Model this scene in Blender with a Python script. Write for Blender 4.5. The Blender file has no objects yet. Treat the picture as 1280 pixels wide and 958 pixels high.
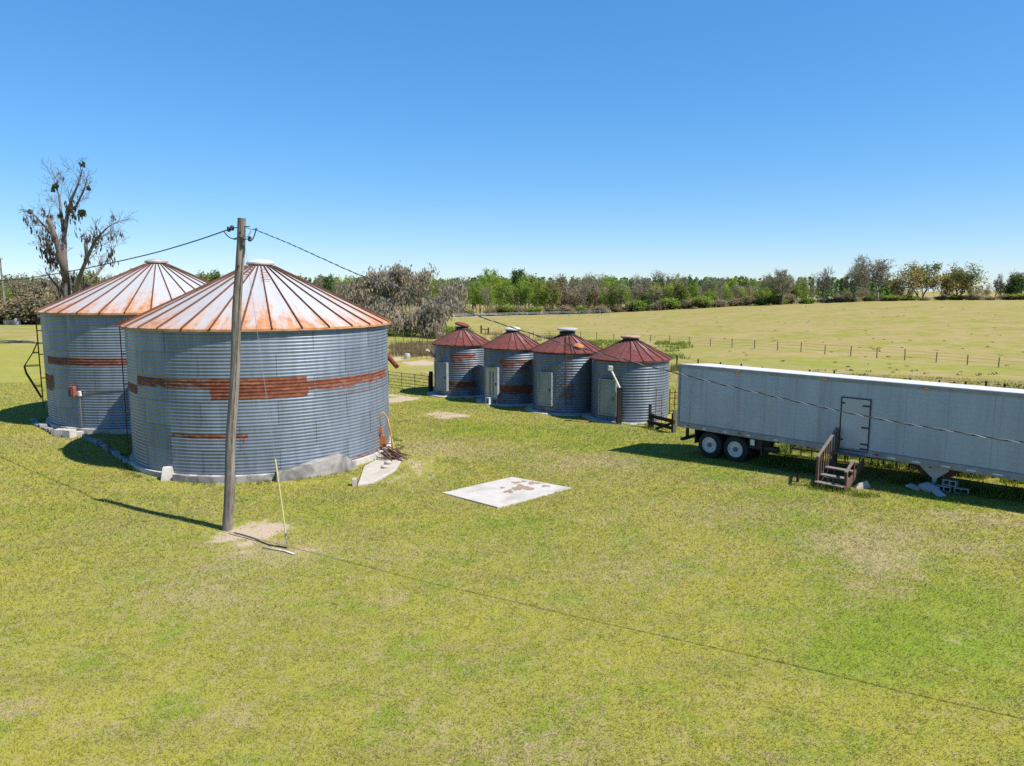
import bpy, math, random
import numpy as np
from mathutils import Vector, Matrix

PI = math.pi
C = bpy.context.scene.collection
SC = bpy.context.scene
rnd = random.Random(7)
npr = np.random.default_rng(11)

# ------------------------------------------------------------------ camera geometry (photo pixels 1280 x 958)
F = 888.0
TH = math.radians(7.5)
CT, ST = math.cos(TH), math.sin(TH)
CAMZ = 7.0

def ray(u, v):
    a = (u - 640) / F; b = -(v - 479) / F
    return a, CT + b * ST, -ST + b * CT

def P(u, v, Y):
    a, y, z = ray(u, v); s = Y / y
    return Vector((a * s, Y, CAMZ + z * s))

# ------------------------------------------------------------------ terrain height field (thin plate spline in azimuth / log-distance)
ctrl = [(0, 8, 0), (-7, 8, 0), (8, 8, .15), (-8.4, 20, 0), (-10.7, 25, 0), (-17, 24, .05), (-19, 34, .2), (-30, 40, .35),
        (0, 25, 0), (0, 16, 0), (6.2, 38.3, -.28), (3.1, 41, -.3), (0, 44.5, -.3), (-3.5, 48, -.3), (4.5, 34, -.10), (8, 28, .25), (10.7, 23.8, .42),
        (15, 20.7, .6), (25, 15, .8), (-8, 45, -.35), (-11, 36, .0), (-2, 34, -.05)]
for (u, v, Y) in [(1000, 440, 75), (1170, 452, 68), (1280, 480, 48), (837, 428, 95), (1400, 460, 62), (0, 407, 140), (50, 405, 150),
                  (-150, 406, 140), (540, 420, 110), (700, 406, 150), (350, 402, 150), (200, 403, 150)]:
    p = P(u, v, Y); ctrl.append(tuple(p))
RIDGE = [(1500, 376, 168), (1280, 375, 175), (1190, 375.5, 178), (1100, 376.5, 180), (1000, 380, 185), (930, 382.5, 190), (850, 386.5, 195), (750, 391.5, 200), (650, 394, 205),
         (560, 396, 205)]
for (u, v, Y) in RIDGE:
    p = P(u, v, Y); ctrl.append(tuple(p))
    k = 1.5
    ctrl.append((p.x * k, p.y * k, p.z - 2.0)); ctrl.append((p.x * 5, p.y * 5, -3.0)); ctrl.append((p.x * 15, p.y * 15, -6.0))
for u in (-150, 50, 250, 420):
    p = P(u, 400, 300); ctrl.append((p.x, p.y, 0.0)); ctrl.append((p.x * 3, p.y * 3, -3.0)); ctrl.append((p.x * 10, p.y * 10, -6.0))
ctrl = np.array(ctrl, dtype=float)

def lp(x, y):
    x = np.asarray(x, float); y = np.asarray(y, float)
    r = np.clip(np.hypot(x, y), 7.5, 3200); az = np.clip(np.arctan2(x, y), -1.0, 1.0)
    return az * 1.3, np.log(r)

def kern(d2):
    return np.where(d2 > 1e-12, 0.5 * d2 * np.log(np.maximum(d2, 1e-12)), 0.0)

ca, cr = lp(ctrl[:, 0], ctrl[:, 1])
n = len(ctrl)
K = kern((ca[:, None] - ca) ** 2 + (cr[:, None] - cr) ** 2) + np.eye(n) * 2e-4
Pm = np.stack([np.ones(n), ca, cr], 1)
A = np.zeros((n + 3, n + 3)); A[:n, :n] = K; A[:n, n:] = Pm; A[n:, :n] = Pm.T
W = np.linalg.solve(A, np.concatenate([ctrl[:, 2], np.zeros(3)]))

def hts(x, y):
    x = np.asarray(x, float).ravel(); y = np.asarray(y, float).ravel()
    out = np.empty(len(x))
    for i in range(0, len(x), 20000):
        a, r = lp(x[i:i + 20000], y[i:i + 20000])
        out[i:i + 20000] = kern((a[:, None] - ca) ** 2 + (r[:, None] - cr) ** 2) @ W[:n] + W[n] + W[n + 1] * a + W[n + 2] * r
    return out

def ht(x, y):
    return float(hts([x], [y])[0])

_s = 8.0 * 1.025 ** np.arange(0, 190)
def ground(u, v):
    """where the ray of photo pixel (u, v) meets the land"""
    a, y, z = ray(u, v)
    d = CAMZ + z * _s - hts(a * _s, y * _s)
    k = np.argmax(d < 0)
    if d[k] >= 0: k = len(_s) - 1
    if k == 0: s = _s[0]
    else:
        t = d[k - 1] / (d[k - 1] - d[k]); s = _s[k - 1] + t * (_s[k] - _s[k - 1])
    x, yy = a * s, y * s
    return Vector((x, yy, ht(x, yy)))

def on(x, y, dz=0):
    return Vector((x, y, ht(x, y) + dz))

# ------------------------------------------------------------------ material helpers
def srgb(r, g, b):
    f = lambda c: (c / 255 / 12.92) if c / 255 <= .04045 else ((c / 255 + .055) / 1.055) ** 2.4
    return (f(r), f(g), f(b), 1)

class NT:
    def __init__(s, name):
        s.m = bpy.data.materials.new(name); s.m.use_nodes = True
        s.t = s.m.node_tree; s.b = s.t.nodes['Principled BSDF']; s.out = s.t.nodes['Material Output']
        s.b.inputs['Specular IOR Level'].default_value = .3
    def n(s, ty, **kw):
        nd = s.t.nodes.new(ty)
        for k, v in kw.items(): setattr(nd, k, v)
        return nd
    def L(s, a, b): s.t.links.new(a, b)
    def put(s, sock, v):
        if isinstance(v, bpy.types.NodeSocket): s.L(v, sock)
        elif isinstance(v, (tuple, list)) and len(v) == 3 and sock.type == 'RGBA': sock.default_value = (*v, 1)
        else: sock.default_value = v
    def pos(s): return s.n('ShaderNodeNewGeometry').outputs['Position']
    def island(s): return s.n('ShaderNodeNewGeometry').outputs['Random Per Island']
    def obj(s): return s.n('ShaderNodeTexCoord').outputs['Object']
    def uv(s): return s.n('ShaderNodeTexCoord').outputs['UV']
    def orand(s): return s.n('ShaderNodeObjectInfo').outputs['Random']
    def attr(s, nm, out='Fac'):
        a = s.n('ShaderNodeAttribute'); a.attribute_name = nm; return a.outputs[out]
    def scale(s, vec, xyz):
        m = s.n('ShaderNodeVectorMath', operation='MULTIPLY'); s.L(vec, m.inputs[0]); m.inputs[1].default_value = xyz
        return m.outputs[0]
    def noise(s, vec, sc, det=4, rough=.55, dist=0):
        x = s.n('ShaderNodeTexNoise'); s.L(vec, x.inputs['Vector']); x.inputs['Scale'].default_value = sc
        x.inputs['Detail'].default_value = det; x.inputs['Roughness'].default_value = rough; x.inputs['Distortion'].default_value = dist
        return x.outputs['Fac']
    def math(s, op, a, b=0, c=None):
        m = s.n('ShaderNodeMath', operation=op); s.put(m.inputs[0], a); s.put(m.inputs[1], b)
        if c is not None: s.put(m.inputs[2], c)
        return m.outputs[0]
    def ramp(s, f, lo, hi, a=0., b=1.):
        m = s.n('ShaderNodeMapRange'); m.interpolation_type = 'SMOOTHSTEP'; s.put(m.inputs[0], f)
        for i, q in enumerate((lo, hi, a, b)): m.inputs[i + 1].default_value = q
        return m.outputs[0]
    def mix(s, f, a, b, mode='MIX'):
        m = s.n('ShaderNodeMix', data_type='RGBA', blend_type=mode); s.put(m.inputs[0], f); s.put(m.inputs[6], a); s.put(m.inputs[7], b)
        return m.outputs[2]
    def bump(s, h, st=.3, d=.02):
        b = s.n('ShaderNodeBump'); s.L(h, b.inputs['Height']); b.inputs['Strength'].default_value = st; b.inputs['Distance'].default_value = d
        s.L(b.outputs[0], s.b.inputs['Normal'])
    def set(s, **kw):
        for k, v in kw.items(): s.put(s.b.inputs[{'col': 'Base Color', 'rough': 'Roughness', 'metal': 'Metallic', 'spec': 'Specular IOR Level'}[k]], v)
        return s

def simple(name, c1, c2=None, rough=.8, metal=0, sc=6, stretch=(1, 1, 1), bump=0, isl=0, bsc=None):
    t = NT(name); c2 = c2 or tuple(x * .6 for x in c1[:3])
    o = t.scale(t.obj(), stretch)
    f = t.ramp(t.noise(o, sc, 5, .6), .3, .7)
    col = t.mix(f, c1, c2)
    if isl: col = t.mix(t.math('MULTIPLY', t.island(), isl), col, tuple(x * .35 for x in c1[:3]))
    t.set(col=col, rough=rough, metal=metal)
    if bump: t.bump(t.noise(o, bsc or sc * 4, 4), bump, .02)
    return t.m

RUST1, RUST2, RUST3 = (0.164, 0.048, 0.022), (0.101, 0.028, 0.014), (0.234, 0.090, 0.044)

def galv_mat(name, c_hi, c_lo, rustscale=1.5, rough=.42, metal=.75):
    t = NT(name)
    o = t.obj()
    st = t.noise(t.scale(o, (2.2, 2.2, .35)), 1.6, 5, .6)
    f2 = t.noise(t.scale(o, (1, 1, .12)), 9, 3)
    tone = t.attr('tone')
    base = t.mix(t.ramp(st, .3, .7), c_hi, c_lo)
    base = t.mix(t.math('MULTIPLY', t.ramp(f2, .55, .8), .35), base, (.20, .21, .22))
    base = t.mix(1.0, base, t.mix(tone, (.35, .35, .36), (1.12, 1.12, 1.12)), 'MULTIPLY')
    ru = t.attr('rust')
    nz = t.noise(t.scale(o, (1.2, 1.2, 4)), rustscale * 1.6, 6, .65)
    rf = t.ramp(t.math('ADD', ru, t.math('MULTIPLY', t.math('SUBTRACT', nz, .5), 1.5)), .40, .80)
    spot = t.ramp(t.noise(t.scale(o, (1, 1, .5)), 14, 4, .7), .66, .8, 0, .4)
    rf = t.math('MAXIMUM', rf, t.math('MULTIPLY', spot, t.ramp(st, .45, .75)))
    rcol = t.mix(t.ramp(t.noise(o, 5, 5), .35, .65), RUST1, RUST2)
    rcol = t.mix(t.ramp(t.noise(t.scale(o, (1, 1, 3)), 2.1, 3), .5, .75), rcol, RUST3)
    t.set(col=t.mix(rf, base, rcol), metal=t.math('MULTIPLY', t.math('SUBTRACT', 1.0, rf), metal),
          rough=t.math('ADD', rough, t.math('MULTIPLY', rf, .35)))
    t.bump(t.noise(o, 3.0, 3), .12, .02)
    return t.m

def roof_mat(name, npan, metalcol, rustlo, rusthi, rc1, rc2, rough=.5, metal=.5):
    """u = angle 0..1, v = 0 at the eave, 1 at the top"""
    t = NT(name)
    uv = t.n('ShaderNodeSeparateXYZ'); t.L(t.uv(), uv.inputs[0])
    u, v = uv.outputs[0], uv.outputs[1]
    pan = t.math('FLOOR', t.math('MULTIPLY', u, npan))
    wn = t.n('ShaderNodeTexWhiteNoise', noise_dimensions='1D'); t.L(pan, wn.inputs['W']); pr = wn.outputs['Value']
    fr = t.math('FRACT', t.math('MULTIPLY', u, npan))
    edge = t.math('ABSOLUTE', t.math('SUBTRACT', fr, .5))
    cb = t.n('ShaderNodeCombineXYZ'); t.L(t.math('MULTIPLY', u, npan * 2.6), cb.inputs[0]); t.L(t.math('MULTIPLY', v, 2.2), cb.inputs[1]); t.L(t.math('MULTIPLY', pr, 9), cb.inputs[2])
    nz = t.noise(cb.outputs[0], 1.3, 6, .62, .4)
    o = t.obj()
    nz2 = t.noise(o, 1.1, 3)
    # rust grows from the eave and along the ribs
    f = t.math('ADD', nz, t.math('MULTIPLY', t.math('POWER', t.math('SUBTRACT', 1, v), 1.6), .46))
    f = t.math('ADD', f, t.math('MULTIPLY', t.ramp(edge, .25, .5), .14))
    f = t.math('ADD', f, t.math('MULTIPLY', t.math('SUBTRACT', pr, .5), .20))
    f = t.math('ADD', f, t.math('MULTIPLY', t.math('SUBTRACT', nz2, .5), .25))
    rf = t.ramp(f, rustlo, rusthi)
    rcol = t.mix(t.ramp(t.noise(o, 4, 5), .35, .7), rc1, rc2)
    base = t.mix(t.math('MULTIPLY', pr, .5), metalcol, tuple(x * .78 for x in metalcol))
    base = t.mix(t.ramp(t.noise(cb.outputs[0], 3.4, 4), .5, .8, 0, .35), base, (.50, .38, .30))
    t.set(col=t.mix(rf, base, rcol), rough=t.math('ADD', rough, t.math('MULTIPLY', rf, .3)), metal=t.math('MULTIPLY', t.math('SUBTRACT', 1.0, rf), metal))
    t.bump(t.noise(o, 2.5, 3), .15, .02)
    return t.m

def leaf_mat(name, c1, c2, c3=None, trans=.35, rough=.6):
    t = NT(name)
    r = t.island()
    col = t.mix(r, c1, c2)
    col = t.mix(t.ramp(t.noise(t.obj(), .55, 2), .4, .68), col, c3 or tuple(x * .6 for x in c1))
    col = t.mix(1.0, col, t.mix(t.orand(), (.80, .82, .80), (1.18, 1.14, 1.1)), 'MULTIPLY')
    t.set(col=col, rough=rough, spec=.15)
    tr = t.n('ShaderNodeBsdfTranslucent'); t.L(col, tr.inputs[0])
    ms = t.n('ShaderNodeMixShader'); ms.inputs[0].default_value = min(.55, trans + .15)
    t.L(t.b.outputs[0], ms.inputs[1]); t.L(tr.outputs[0], ms.inputs[2]); t.L(ms.outputs[0], t.out.inputs[0])
    return t.m

def lawn_colour(t, blade=False):
    """colour of the turf from the place on the land (world position) and the wear masks stored on the mesh"""
    p = t.scale(t.pos(), (1, 1, 0))
    mk = t.n('ShaderNodeAttribute'); mk.attribute_name = 'wear'
    sp = t.n('ShaderNodeSeparateColor'); t.L(mk.outputs['Color'], sp.inputs[0])
    dry, sand, green = sp.outputs
    past = mk.outputs['Alpha']
    n1 = t.noise(p, .16, 4, .6, .3)
    n2 = t.noise(p, .75, 4, .62, .2)
    n3 = t.noise(p, 3.2, 4, .65)
    n4 = t.noise(p, 14, 4, .7)
    n5 = t.noise(p, 45, 2, .6)
    mow = t.noise(t.scale(p, (.55, 1.7, 0)), .55, 3, .55)
    col = t.mix(t.ramp(n1, .40, .60), G_YEL, G_MID)
    col = t.mix(t.ramp(n2, .48, .66, 0, .95), col, G_GRN)
    col = t.mix(t.ramp(mow, .48, .68, 0, .7), col, G_OLV)
    col = t.mix(t.math('MULTIPLY', green, t.ramp(n3, .2, .7, .55, 1.)), col, G_VIV)
    # dead straw showing through, by patches and blade clumps
    d = t.math('ADD', t.math('MULTIPLY', n3, .45), t.math('MULTIPLY', n4, .60))
    d = t.math('ADD', d, t.math('MULTIPLY', dry, .30))
    d = t.math('ADD', d, t.math('MULTIPLY', t.math('SUBTRACT', n1, .5), .18))
    d = t.math('SUBTRACT', d, t.math('MULTIPLY', green, .08))
    df = t.ramp(d, .50, .66, 0, .78)
    straw = t.mix(t.ramp(n5, .3, .7), STRAW1, STRAW2)
    col = t.mix(df, col, straw)
    # the far pasture is paler and drier
    pcol = t.mix(t.ramp(t.noise(t.scale(p, (.6, 1, 0)), .13, 6, .68, .5), .40, .60), PAST1, PAST2)
    pcol = t.mix(t.ramp(t.noise(t.scale(p, (.7, 1, 0)), .5, 5, .7), .43, .64, 0, .85), pcol, PAST3)
    pcol = t.mix(t.ramp(t.noise(t.scale(p, (.7, 1, 0)), 1.5, 3, .7), .56, .72, 0, .6), pcol, PAST4)
    pcol = t.mix(t.math('MULTIPLY', green, .75), pcol, G_GRN)
    col = t.mix(past, col, pcol)
    # bare sand
    sf = t.ramp(t.math('ADD', sand, t.math('MULTIPLY', t.math('SUBTRACT', t.math('ADD', t.math('ADD', t.math('MULTIPLY', n3, .4), t.math('MULTIPLY', n4, .25)), t.math('MULTIPLY', n2, .35)), .5), 2.4)), .40, .68)
    scol = t.mix(t.ramp(n4, .3, .7), SAND1, SAND2)
    return col, sf, scol, n4, n5

G_YEL = (0.249, 0.231, 0.037); G_MID = (0.211, 0.214, 0.033); G_GRN = (0.164, 0.203, 0.024); G_OLV = (0.204, 0.191, 0.043); G_VIV = (0.118, 0.201, 0.011)
STRAW1 = (0.354, 0.273, 0.157); STRAW2 = (0.258, 0.196, 0.111)
PAST1 = (0.254, 0.204, 0.073); PAST2 = (0.196, 0.189, 0.035); PAST3 = (0.293, 0.219, 0.112); PAST4 = (0.131, 0.112, 0.039)
SAND1 = (0.400, 0.323, 0.239); SAND2 = (0.308, 0.223, 0.146)

def terrain_mat():
    t = NT('turf_and_sand')
    col, sf, scol, n4, n5 = lawn_colour(t)
    soil = t.mix(t.ramp(n4, .40, .6, 0, .12), col, (.16, .135, .05))
    far = t.attr('wear', 'Alpha')
    soil = t.mix(far, soil, col)
    t.set(col=t.mix(sf, soil, scol), rough=.95, spec=.05)
    h = t.math('ADD', t.math('MULTIPLY', n4, 1.0), t.math('MULTIPLY', n5, .5))
    t.bump(h, .35, .04)
    return t.m

def blade_mat():
    t = NT('grass_blades')
    col, sf, scol, n4, n5 = lawn_colour(t)
    r = t.island()
    c = t.mix(1.0, col, t.mix(r, (.90, .93, .82), (1.22, 1.2, 1.08)), 'MULTIPLY')
    c = t.mix(t.ramp(r, .70, .80, 0, .75), c, STRAW1)
    t.set(col=c, rough=.7, spec=.1)
    tr = t.n('ShaderNodeBsdfTranslucent'); t.L(c, tr.inputs[0])
    ms = t.n('ShaderNodeMixShader'); ms.inputs[0].default_value = .48
    t.L(t.b.outputs[0], ms.inputs[1]); t.L(tr.outputs[0], ms.inputs[2]); t.L(ms.outputs[0], t.out.inputs[0])
    return t.m

M = {}
M['galv'] = galv_mat('weathered_galvanised_steel', (0.243, 0.280, 0.329), (0.183, 0.213, 0.255), metal=.4)
M['galv_small'] = galv_mat('dull_galvanised_steel', (0.188, 0.216, 0.250), (0.139, 0.160, 0.191), metal=.4)
M['roof_big'] = roof_mat('rust_streaked_silver_roof', 32, (0.440, 0.436, 0.436), .66, 1.02, (0.416, 0.208, 0.104), (0.304, 0.116, 0.048), metal=.25)
M['roof_small'] = roof_mat('red_rusted_roof', 22, (0.302, 0.209, 0.194), .32, .64, (0.133, 0.037, 0.030), (0.094, 0.024, 0.022), .6, .2)
M['cap'] = simple('vent_cap_metal', (.55, .53, .50), (.42, .36, .31), .5, .5, 3)
M['cap_white'] = simple('pale_cap_metal', (0.592, 0.584, 0.568), (0.480, 0.440, 0.400), .5, .2, 3)
M['cap_tan'] = simple('tan_rusted_cap', (.42, .30, .22), (.34, .17, .10), .6, .2, 4)
M['rust'] = simple('rusted_steel', RUST1, RUST2, .8, .1, 6, bump=.3)
M['rust_dark'] = simple('dark_rusted_steel', (.12, .055, .035), (.07, .035, .025), .8, .2, 6, bump=.2)
M['rust_orange'] = simple('orange_rusted_steel', (.42, .16, .05), (.28, .09, .03), .8, .1, 6)
M['yellow_old'] = simple('faded_yellow_paint', (.52, .30, .06), (.32, .14, .04), .7, 0, 5)
M['dark_metal'] = simple('dark_steel', (.035, .035, .038), (.05, .04, .035), .6, .3, 5)
M['tyre'] = simple('tyre_rubber', (.018, .018, .019), (.03, .028, .026), .85, 0, 9)
M['rim'] = simple('wheel_white', (0.538, 0.538, 0.538), (0.433, 0.413, 0.394), .45, 0, 8)
M['hub'] = simple('wheel_hub', (.20, .19, .19), (.12, .10, .09), .5, .6, 8)
def concrete(name, c1, c2, stain, amt, scn=1.2):
    t = NT(name); o = t.obj()
    c = t.mix(t.ramp(t.noise(o, scn * 3, 6, .65), .3, .7), c1, c2)
    c = t.mix(t.ramp(t.noise(o, scn, 5, .6, .5), .6 - amt * .25, .72, 0, .85), c, stain)
    c = t.mix(t.ramp(t.noise(o, 30, 3), .6, .8, 0, .3), c, (.2, .18, .16))
    t.set(col=c, rough=.9, spec=.15); t.bump(t.noise(o, 25, 5), .25, .02); return t.m
M['concrete'] = concrete('weathered_concrete', (.46, .43, .39), (.36, .33, .30), (.13, .12, .115), .45)
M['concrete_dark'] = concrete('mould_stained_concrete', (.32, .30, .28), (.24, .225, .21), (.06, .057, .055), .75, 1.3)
M['concrete_pale'] = concrete('pale_concrete', (0.400, 0.360, 0.312), (0.336, 0.296, 0.248), (0.240, 0.192, 0.144), .2)
M['pad'] = concrete('broom_finished_concrete', (0.440, 0.408, 0.368), (0.376, 0.348, 0.312), (0.288, 0.256, 0.224), .5, .8)
M['rusty_stain'] = simple('rust_coloured_dirt', (.27, .19, .13), (.21, .14, .09), .95, 0, 3)
M['cinder'] = simple('cinder_block', (.34, .33, .32), (.24, .23, .22), .95, 0, 9, bump=.4)

def wood_mat(name, c1, c2, c3, sc=22):
    t = NT(name); o = t.scale(t.obj(), (1, 1, .05))
    f = t.noise(o, sc, 5, .65, .3)
    c = t.mix(t.ramp(f, .35, .65), c1, c2)
    c = t.mix(t.ramp(t.noise(o, sc * 2.6, 3), .55, .75, 0, .8), c, c3)
    c = t.mix(t.ramp(t.noise(t.obj(), 1.2, 3), .5, .8, 0, .4), c, c3)
    t.set(col=c, rough=.9, spec=.1); t.bump(f, .5, .02); return t.m
M['pole'] = wood_mat('weathered_pole_wood', (.25, .215, .18), (.14, .115, .095), (.05, .04, .033), 12)
M['wood_grey'] = wood_mat('grey_weathered_wood', (0.208, 0.176, 0.152), (0.136, 0.112, 0.096), (0.048, 0.040, 0.036))
M['wood_red'] = wood_mat('reddish_weathered_wood', (0.147, 0.087, 0.070), (0.105, 0.059, 0.049), (0.042, 0.028, 0.025))
M['wood_dark'] = wood_mat('dark_old_wood', (0.042, 0.034, 0.029), (0.028, 0.022, 0.020), (0.014, 0.011, 0.011))
M['cable'] = simple('black_cable', (.02, .02, .022), (.03, .03, .03), .5)
M['cable_worn'] = simple('bare_twisted_wire', (.06, .055, .05), (.035, .03, .03), .5, .3, 1.5)
M['steel_wire'] = simple('steel_strand', (.42, .42, .42), (.3, .3, .3), .4, .8)
M['insulator'] = simple('dark_insulator', (.05, .06, .07), (.03, .03, .035), .3)
M['guard_yellow'] = simple('yellow_plastic_guard', (0.403, 0.360, 0.144), (0.331, 0.295, 0.144), .6, 0, 3)
M['white_pvc'] = simple('white_plastic_pipe', (0.576, 0.560, 0.528), (0.480, 0.456, 0.416), .6)
M['red_box'] = simple('rusty_red_box', (.26, .085, .06), (.18, .06, .04), .7, .1, 7)
M['door_grey'] = simple('faded_grey_green_panel', (0.270, 0.300, 0.277), (0.210, 0.232, 0.217), .7, .1, 2.2, (0.750, 0.750, 0.300))
M['door_white'] = simple('chalky_white_panel', (0.465, 0.451, 0.408), (0.366, 0.345, 0.303), .7, .0, 2.2, (0.704, 0.704, 0.282))
M['door_blue'] = simple('dull_blue_grey_panel', (0.240, 0.272, 0.304), (0.192, 0.216, 0.240), .7, .2, 2.2, (0.800, 0.800, 0.320))
M['tube_pale'] = simple('pale_auger_tube', (.60, .56, .50), (.45, .36, .28), .6, .2, 4)
M['bark_grey'] = simple('grey_bark', (.17, .145, .125), (.11, .095, .085), .95, 0, 4, (1, 1, .3), .5)
M['bark_dead'] = simple('pale_dead_bark', (.16, .135, .12), (.085, .07, .063), .95, 0, 1.2, (1, 1, .3), .5)
M['bark_brown'] = simple('brown_bark', (.17, .14, .115), (.12, .10, .085), .95, 0, 4, (1, 1, .3))
M['twig'] = simple('grey_twig', (0.240, 0.208, 0.180), (0.176, 0.152, 0.132), .95, 0, 3)
M['moss'] = leaf_mat('spanish_moss', (0.379, 0.327, 0.239), (0.233, 0.199, 0.151), (0.267, 0.234, 0.163), .25)
M['moss_dark'] = leaf_mat('dark_hanging_moss', (0.116, 0.095, 0.080), (0.067, 0.054, 0.047), None, .2)
M['mistletoe'] = leaf_mat('mistletoe_green', (0.067, 0.101, 0.028), (0.049, 0.071, 0.022), None, .3)
M['leaf_spring'] = leaf_mat('spring_green_leaf', (0.299, 0.415, 0.052), (0.189, 0.299, 0.039), (0.140, 0.231, 0.039), .4)
M['leaf_lime'] = leaf_mat('lime_leaf', (0.419, 0.471, 0.060), (0.260, 0.337, 0.048), (0.200, 0.269, 0.052), .4)
M['leaf_olive'] = leaf_mat('olive_leaf', (0.251, 0.255, 0.072), (0.156, 0.162, 0.053), (0.119, 0.128, 0.047), .35)
M['leaf_dark'] = leaf_mat('dark_evergreen_leaf', (0.107, 0.170, 0.047), (0.064, 0.110, 0.036), (0.054, 0.088, 0.028), .25)
M['leaf_pine'] = leaf_mat('pine_needle', (0.134, 0.222, 0.060), (0.080, 0.144, 0.042), (0.080, 0.130, 0.036), .25)
M['leaf_gold'] = leaf_mat('golden_olive_leaf', (0.474, 0.380, 0.104), (0.359, 0.289, 0.084), (0.274, 0.243, 0.084), .35)
M['leaf_grey'] = leaf_mat('grey_green_leaf', (0.299, 0.289, 0.173), (0.200, 0.193, 0.118), (0.260, 0.222, 0.156), .35)
M['leaf_brown'] = leaf_mat('brown_bud_leaf', (0.368, 0.261, 0.147), (0.260, 0.183, 0.118), (0.299, 0.251, 0.130), .3)
M['weed'] = leaf_mat('lush_weed', (0.213, 0.269, 0.047), (0.150, 0.198, 0.033), (0.118, 0.166, 0.028), .45)
M['dry_weed'] = leaf_mat('dry_weed', (0.331, 0.237, 0.127), (0.220, 0.160, 0.088), (0.258, 0.201, 0.088), .3)
M['clod'] = leaf_mat('dark_tuft', (0.104, 0.088, 0.033), (0.073, 0.059, 0.028), (0.062, 0.059, 0.022), .2)
M['pipe_dark'] = simple('dark_pipe_rail', (.12, .095, .08), (.14, .085, .06), .7, .3, 5)
M['wire_fence'] = simple('fence_wire', (.16, .14, .12), (.10, .08, .07), .6, .6)

# ------------------------------------------------------------------ mesh helpers
class MB:
    def __init__(s): s.v = []; s.f = []
    def add(s, vs, fs):
        o = len(s.v); s.v += [tuple(p) for p in vs]; s.f += [tuple(i + o for i in f) for f in fs]; return s
    def box(s, c, d, rot=None):
        x, y, z = (q / 2 for q in d)
        vs = [Vector(q) for q in ((-x, -y, -z), (x, -y, -z), (x, y, -z), (-x, y, -z), (-x, -y, z), (x, -y, z), (x, y, z), (-x, y, z))]
        if rot is not None: vs = [rot @ q for q in vs]
        vs = [q + Vector(c) for q in vs]
        return s.add(vs, [(0, 3, 2, 1), (4, 5, 6, 7), (0, 1, 5, 4), (1, 2, 6, 5), (2, 3, 7, 6), (3, 0, 4, 7)])
    def beam(s, a, b, w, h, up=(0, 0, 1)):
        a, b = Vector(a), Vector(b); d = (b - a); L = d.length; d.normalize()
        u = Vector(up); x = d.cross(u)
        if x.length < 1e-3: x = d.cross(Vector((1, 0, 0)))
        x.normalize(); z = x.cross(d)
        rot = Matrix((x, d, z)).transposed()
        return s.box((a + b) / 2, (w, L, h), rot)
    def tube(s, pts, r, sides=8, cap=True):
        pts = [Vector(p) for p in pts]; nn = len(pts)
        rs = list(r) if hasattr(r, '__len__') else [r] * nn
        vs = []; fs = []
        prev = None
        for i, p in enumerate(pts):
            d = (pts[min(i + 1, nn - 1)] - pts[max(i - 1, 0)])
            d = d.normalized() if d.length > 1e-9 else Vector((0, 0, 1))
            ref = prev if prev is not None else (Vector((1, 0, 0)) if abs(d.x) < .8 else Vector((0, 1, 0)))
            x = (ref - d * ref.dot(d)); x = x.normalized() if x.length > 1e-6 else d.orthogonal().normalized()
            prev = x; y = d.cross(x)
            for k in range(sides):
                a = 2 * PI * k / sides
                vs.append(p + (x * math.cos(a) + y * math.sin(a)) * rs[i])
        for i in range(nn - 1):
            for k in range(sides):
                k2 = (k + 1) % sides
                fs.append((i * sides + k, i * sides + k2, (i + 1) * sides + k2, (i + 1) * sides + k))
        if cap:
            fs.append(tuple(reversed(range(sides)))); fs.append(tuple((nn - 1) * sides + k for k in range(sides)))
        return s.add(vs, fs)
    def lathe(s, prof, seg=32, c=(0, 0, 0), rot=None, caps=True):
        vs = []; fs = []
        for (r, z) in prof:
            for k in range(seg):
                a = 2 * PI * k / seg; q = Vector((r * math.cos(a), r * math.sin(a), z))
                if rot is not None: q = rot @ q
                vs.append(q + Vector(c))
        for i in range(len(prof) - 1):
            for k in range(seg):
                k2 = (k + 1) % seg
                fs.append((i * seg + k, i * seg + k2, (i + 1) * seg + k2, (i + 1) * seg + k))
        if caps: fs.append(tuple(reversed(range(seg)))); fs.append(tuple((len(prof) - 1) * seg + k for k in range(seg)))
        return s.add(vs, fs)
    def prism(s, poly, z0, z1):
        nn = len(poly); vs = [(x, y, z0) for x, y in poly] + [(x, y, z1) for x, y in poly]
        fs = [tuple(reversed(range(nn))), tuple(range(nn, 2 * nn))] + [(i, (i + 1) % nn, nn + (i + 1) % nn, nn + i) for i in range(nn)]
        return s.add(vs, fs)
    def build(s, name, mat, parent=None, smooth=False, bevel=0):
        me = bpy.data.meshes.new(name); me.from_pydata(s.v, [], s.f); me.materials.append(mat); me.update()
        if smooth:
            for p in me.polygons: p.use_smooth = True
        o = bpy.data.objects.new(name, me); C.objects.link(o)
        if parent: o.parent = parent
        if smooth == 'auto':
            me.set_sharp_from_angle(angle=math.radians(40))
        if bevel:
            b = o.modifiers.new('bevel', 'BEVEL'); b.width = bevel; b.segments = 2; b.limit_method = 'ANGLE'
        return o

def mesh_np(name, V, Fc, mat=None, smooth=False):
    me = bpy.data.meshes.new(name)
    V = np.asarray(V, np.float32); Fc = np.asarray(Fc, np.int32); k = Fc.shape[1]
    me.vertices.add(len(V)); me.vertices.foreach_set('co', V.ravel())
    me.loops.add(Fc.size); me.loops.foreach_set('vertex_index', Fc.ravel())
    me.polygons.add(len(Fc)); me.polygons.foreach_set('loop_start', np.arange(0, Fc.size, k, dtype=np.int32))
    if smooth: me.polygons.foreach_set('use_smooth', np.ones(len(Fc), dtype=bool))
    if mat: me.materials.append(mat)
    me.update(calc_edges=True); me.validate()
    return me

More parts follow.
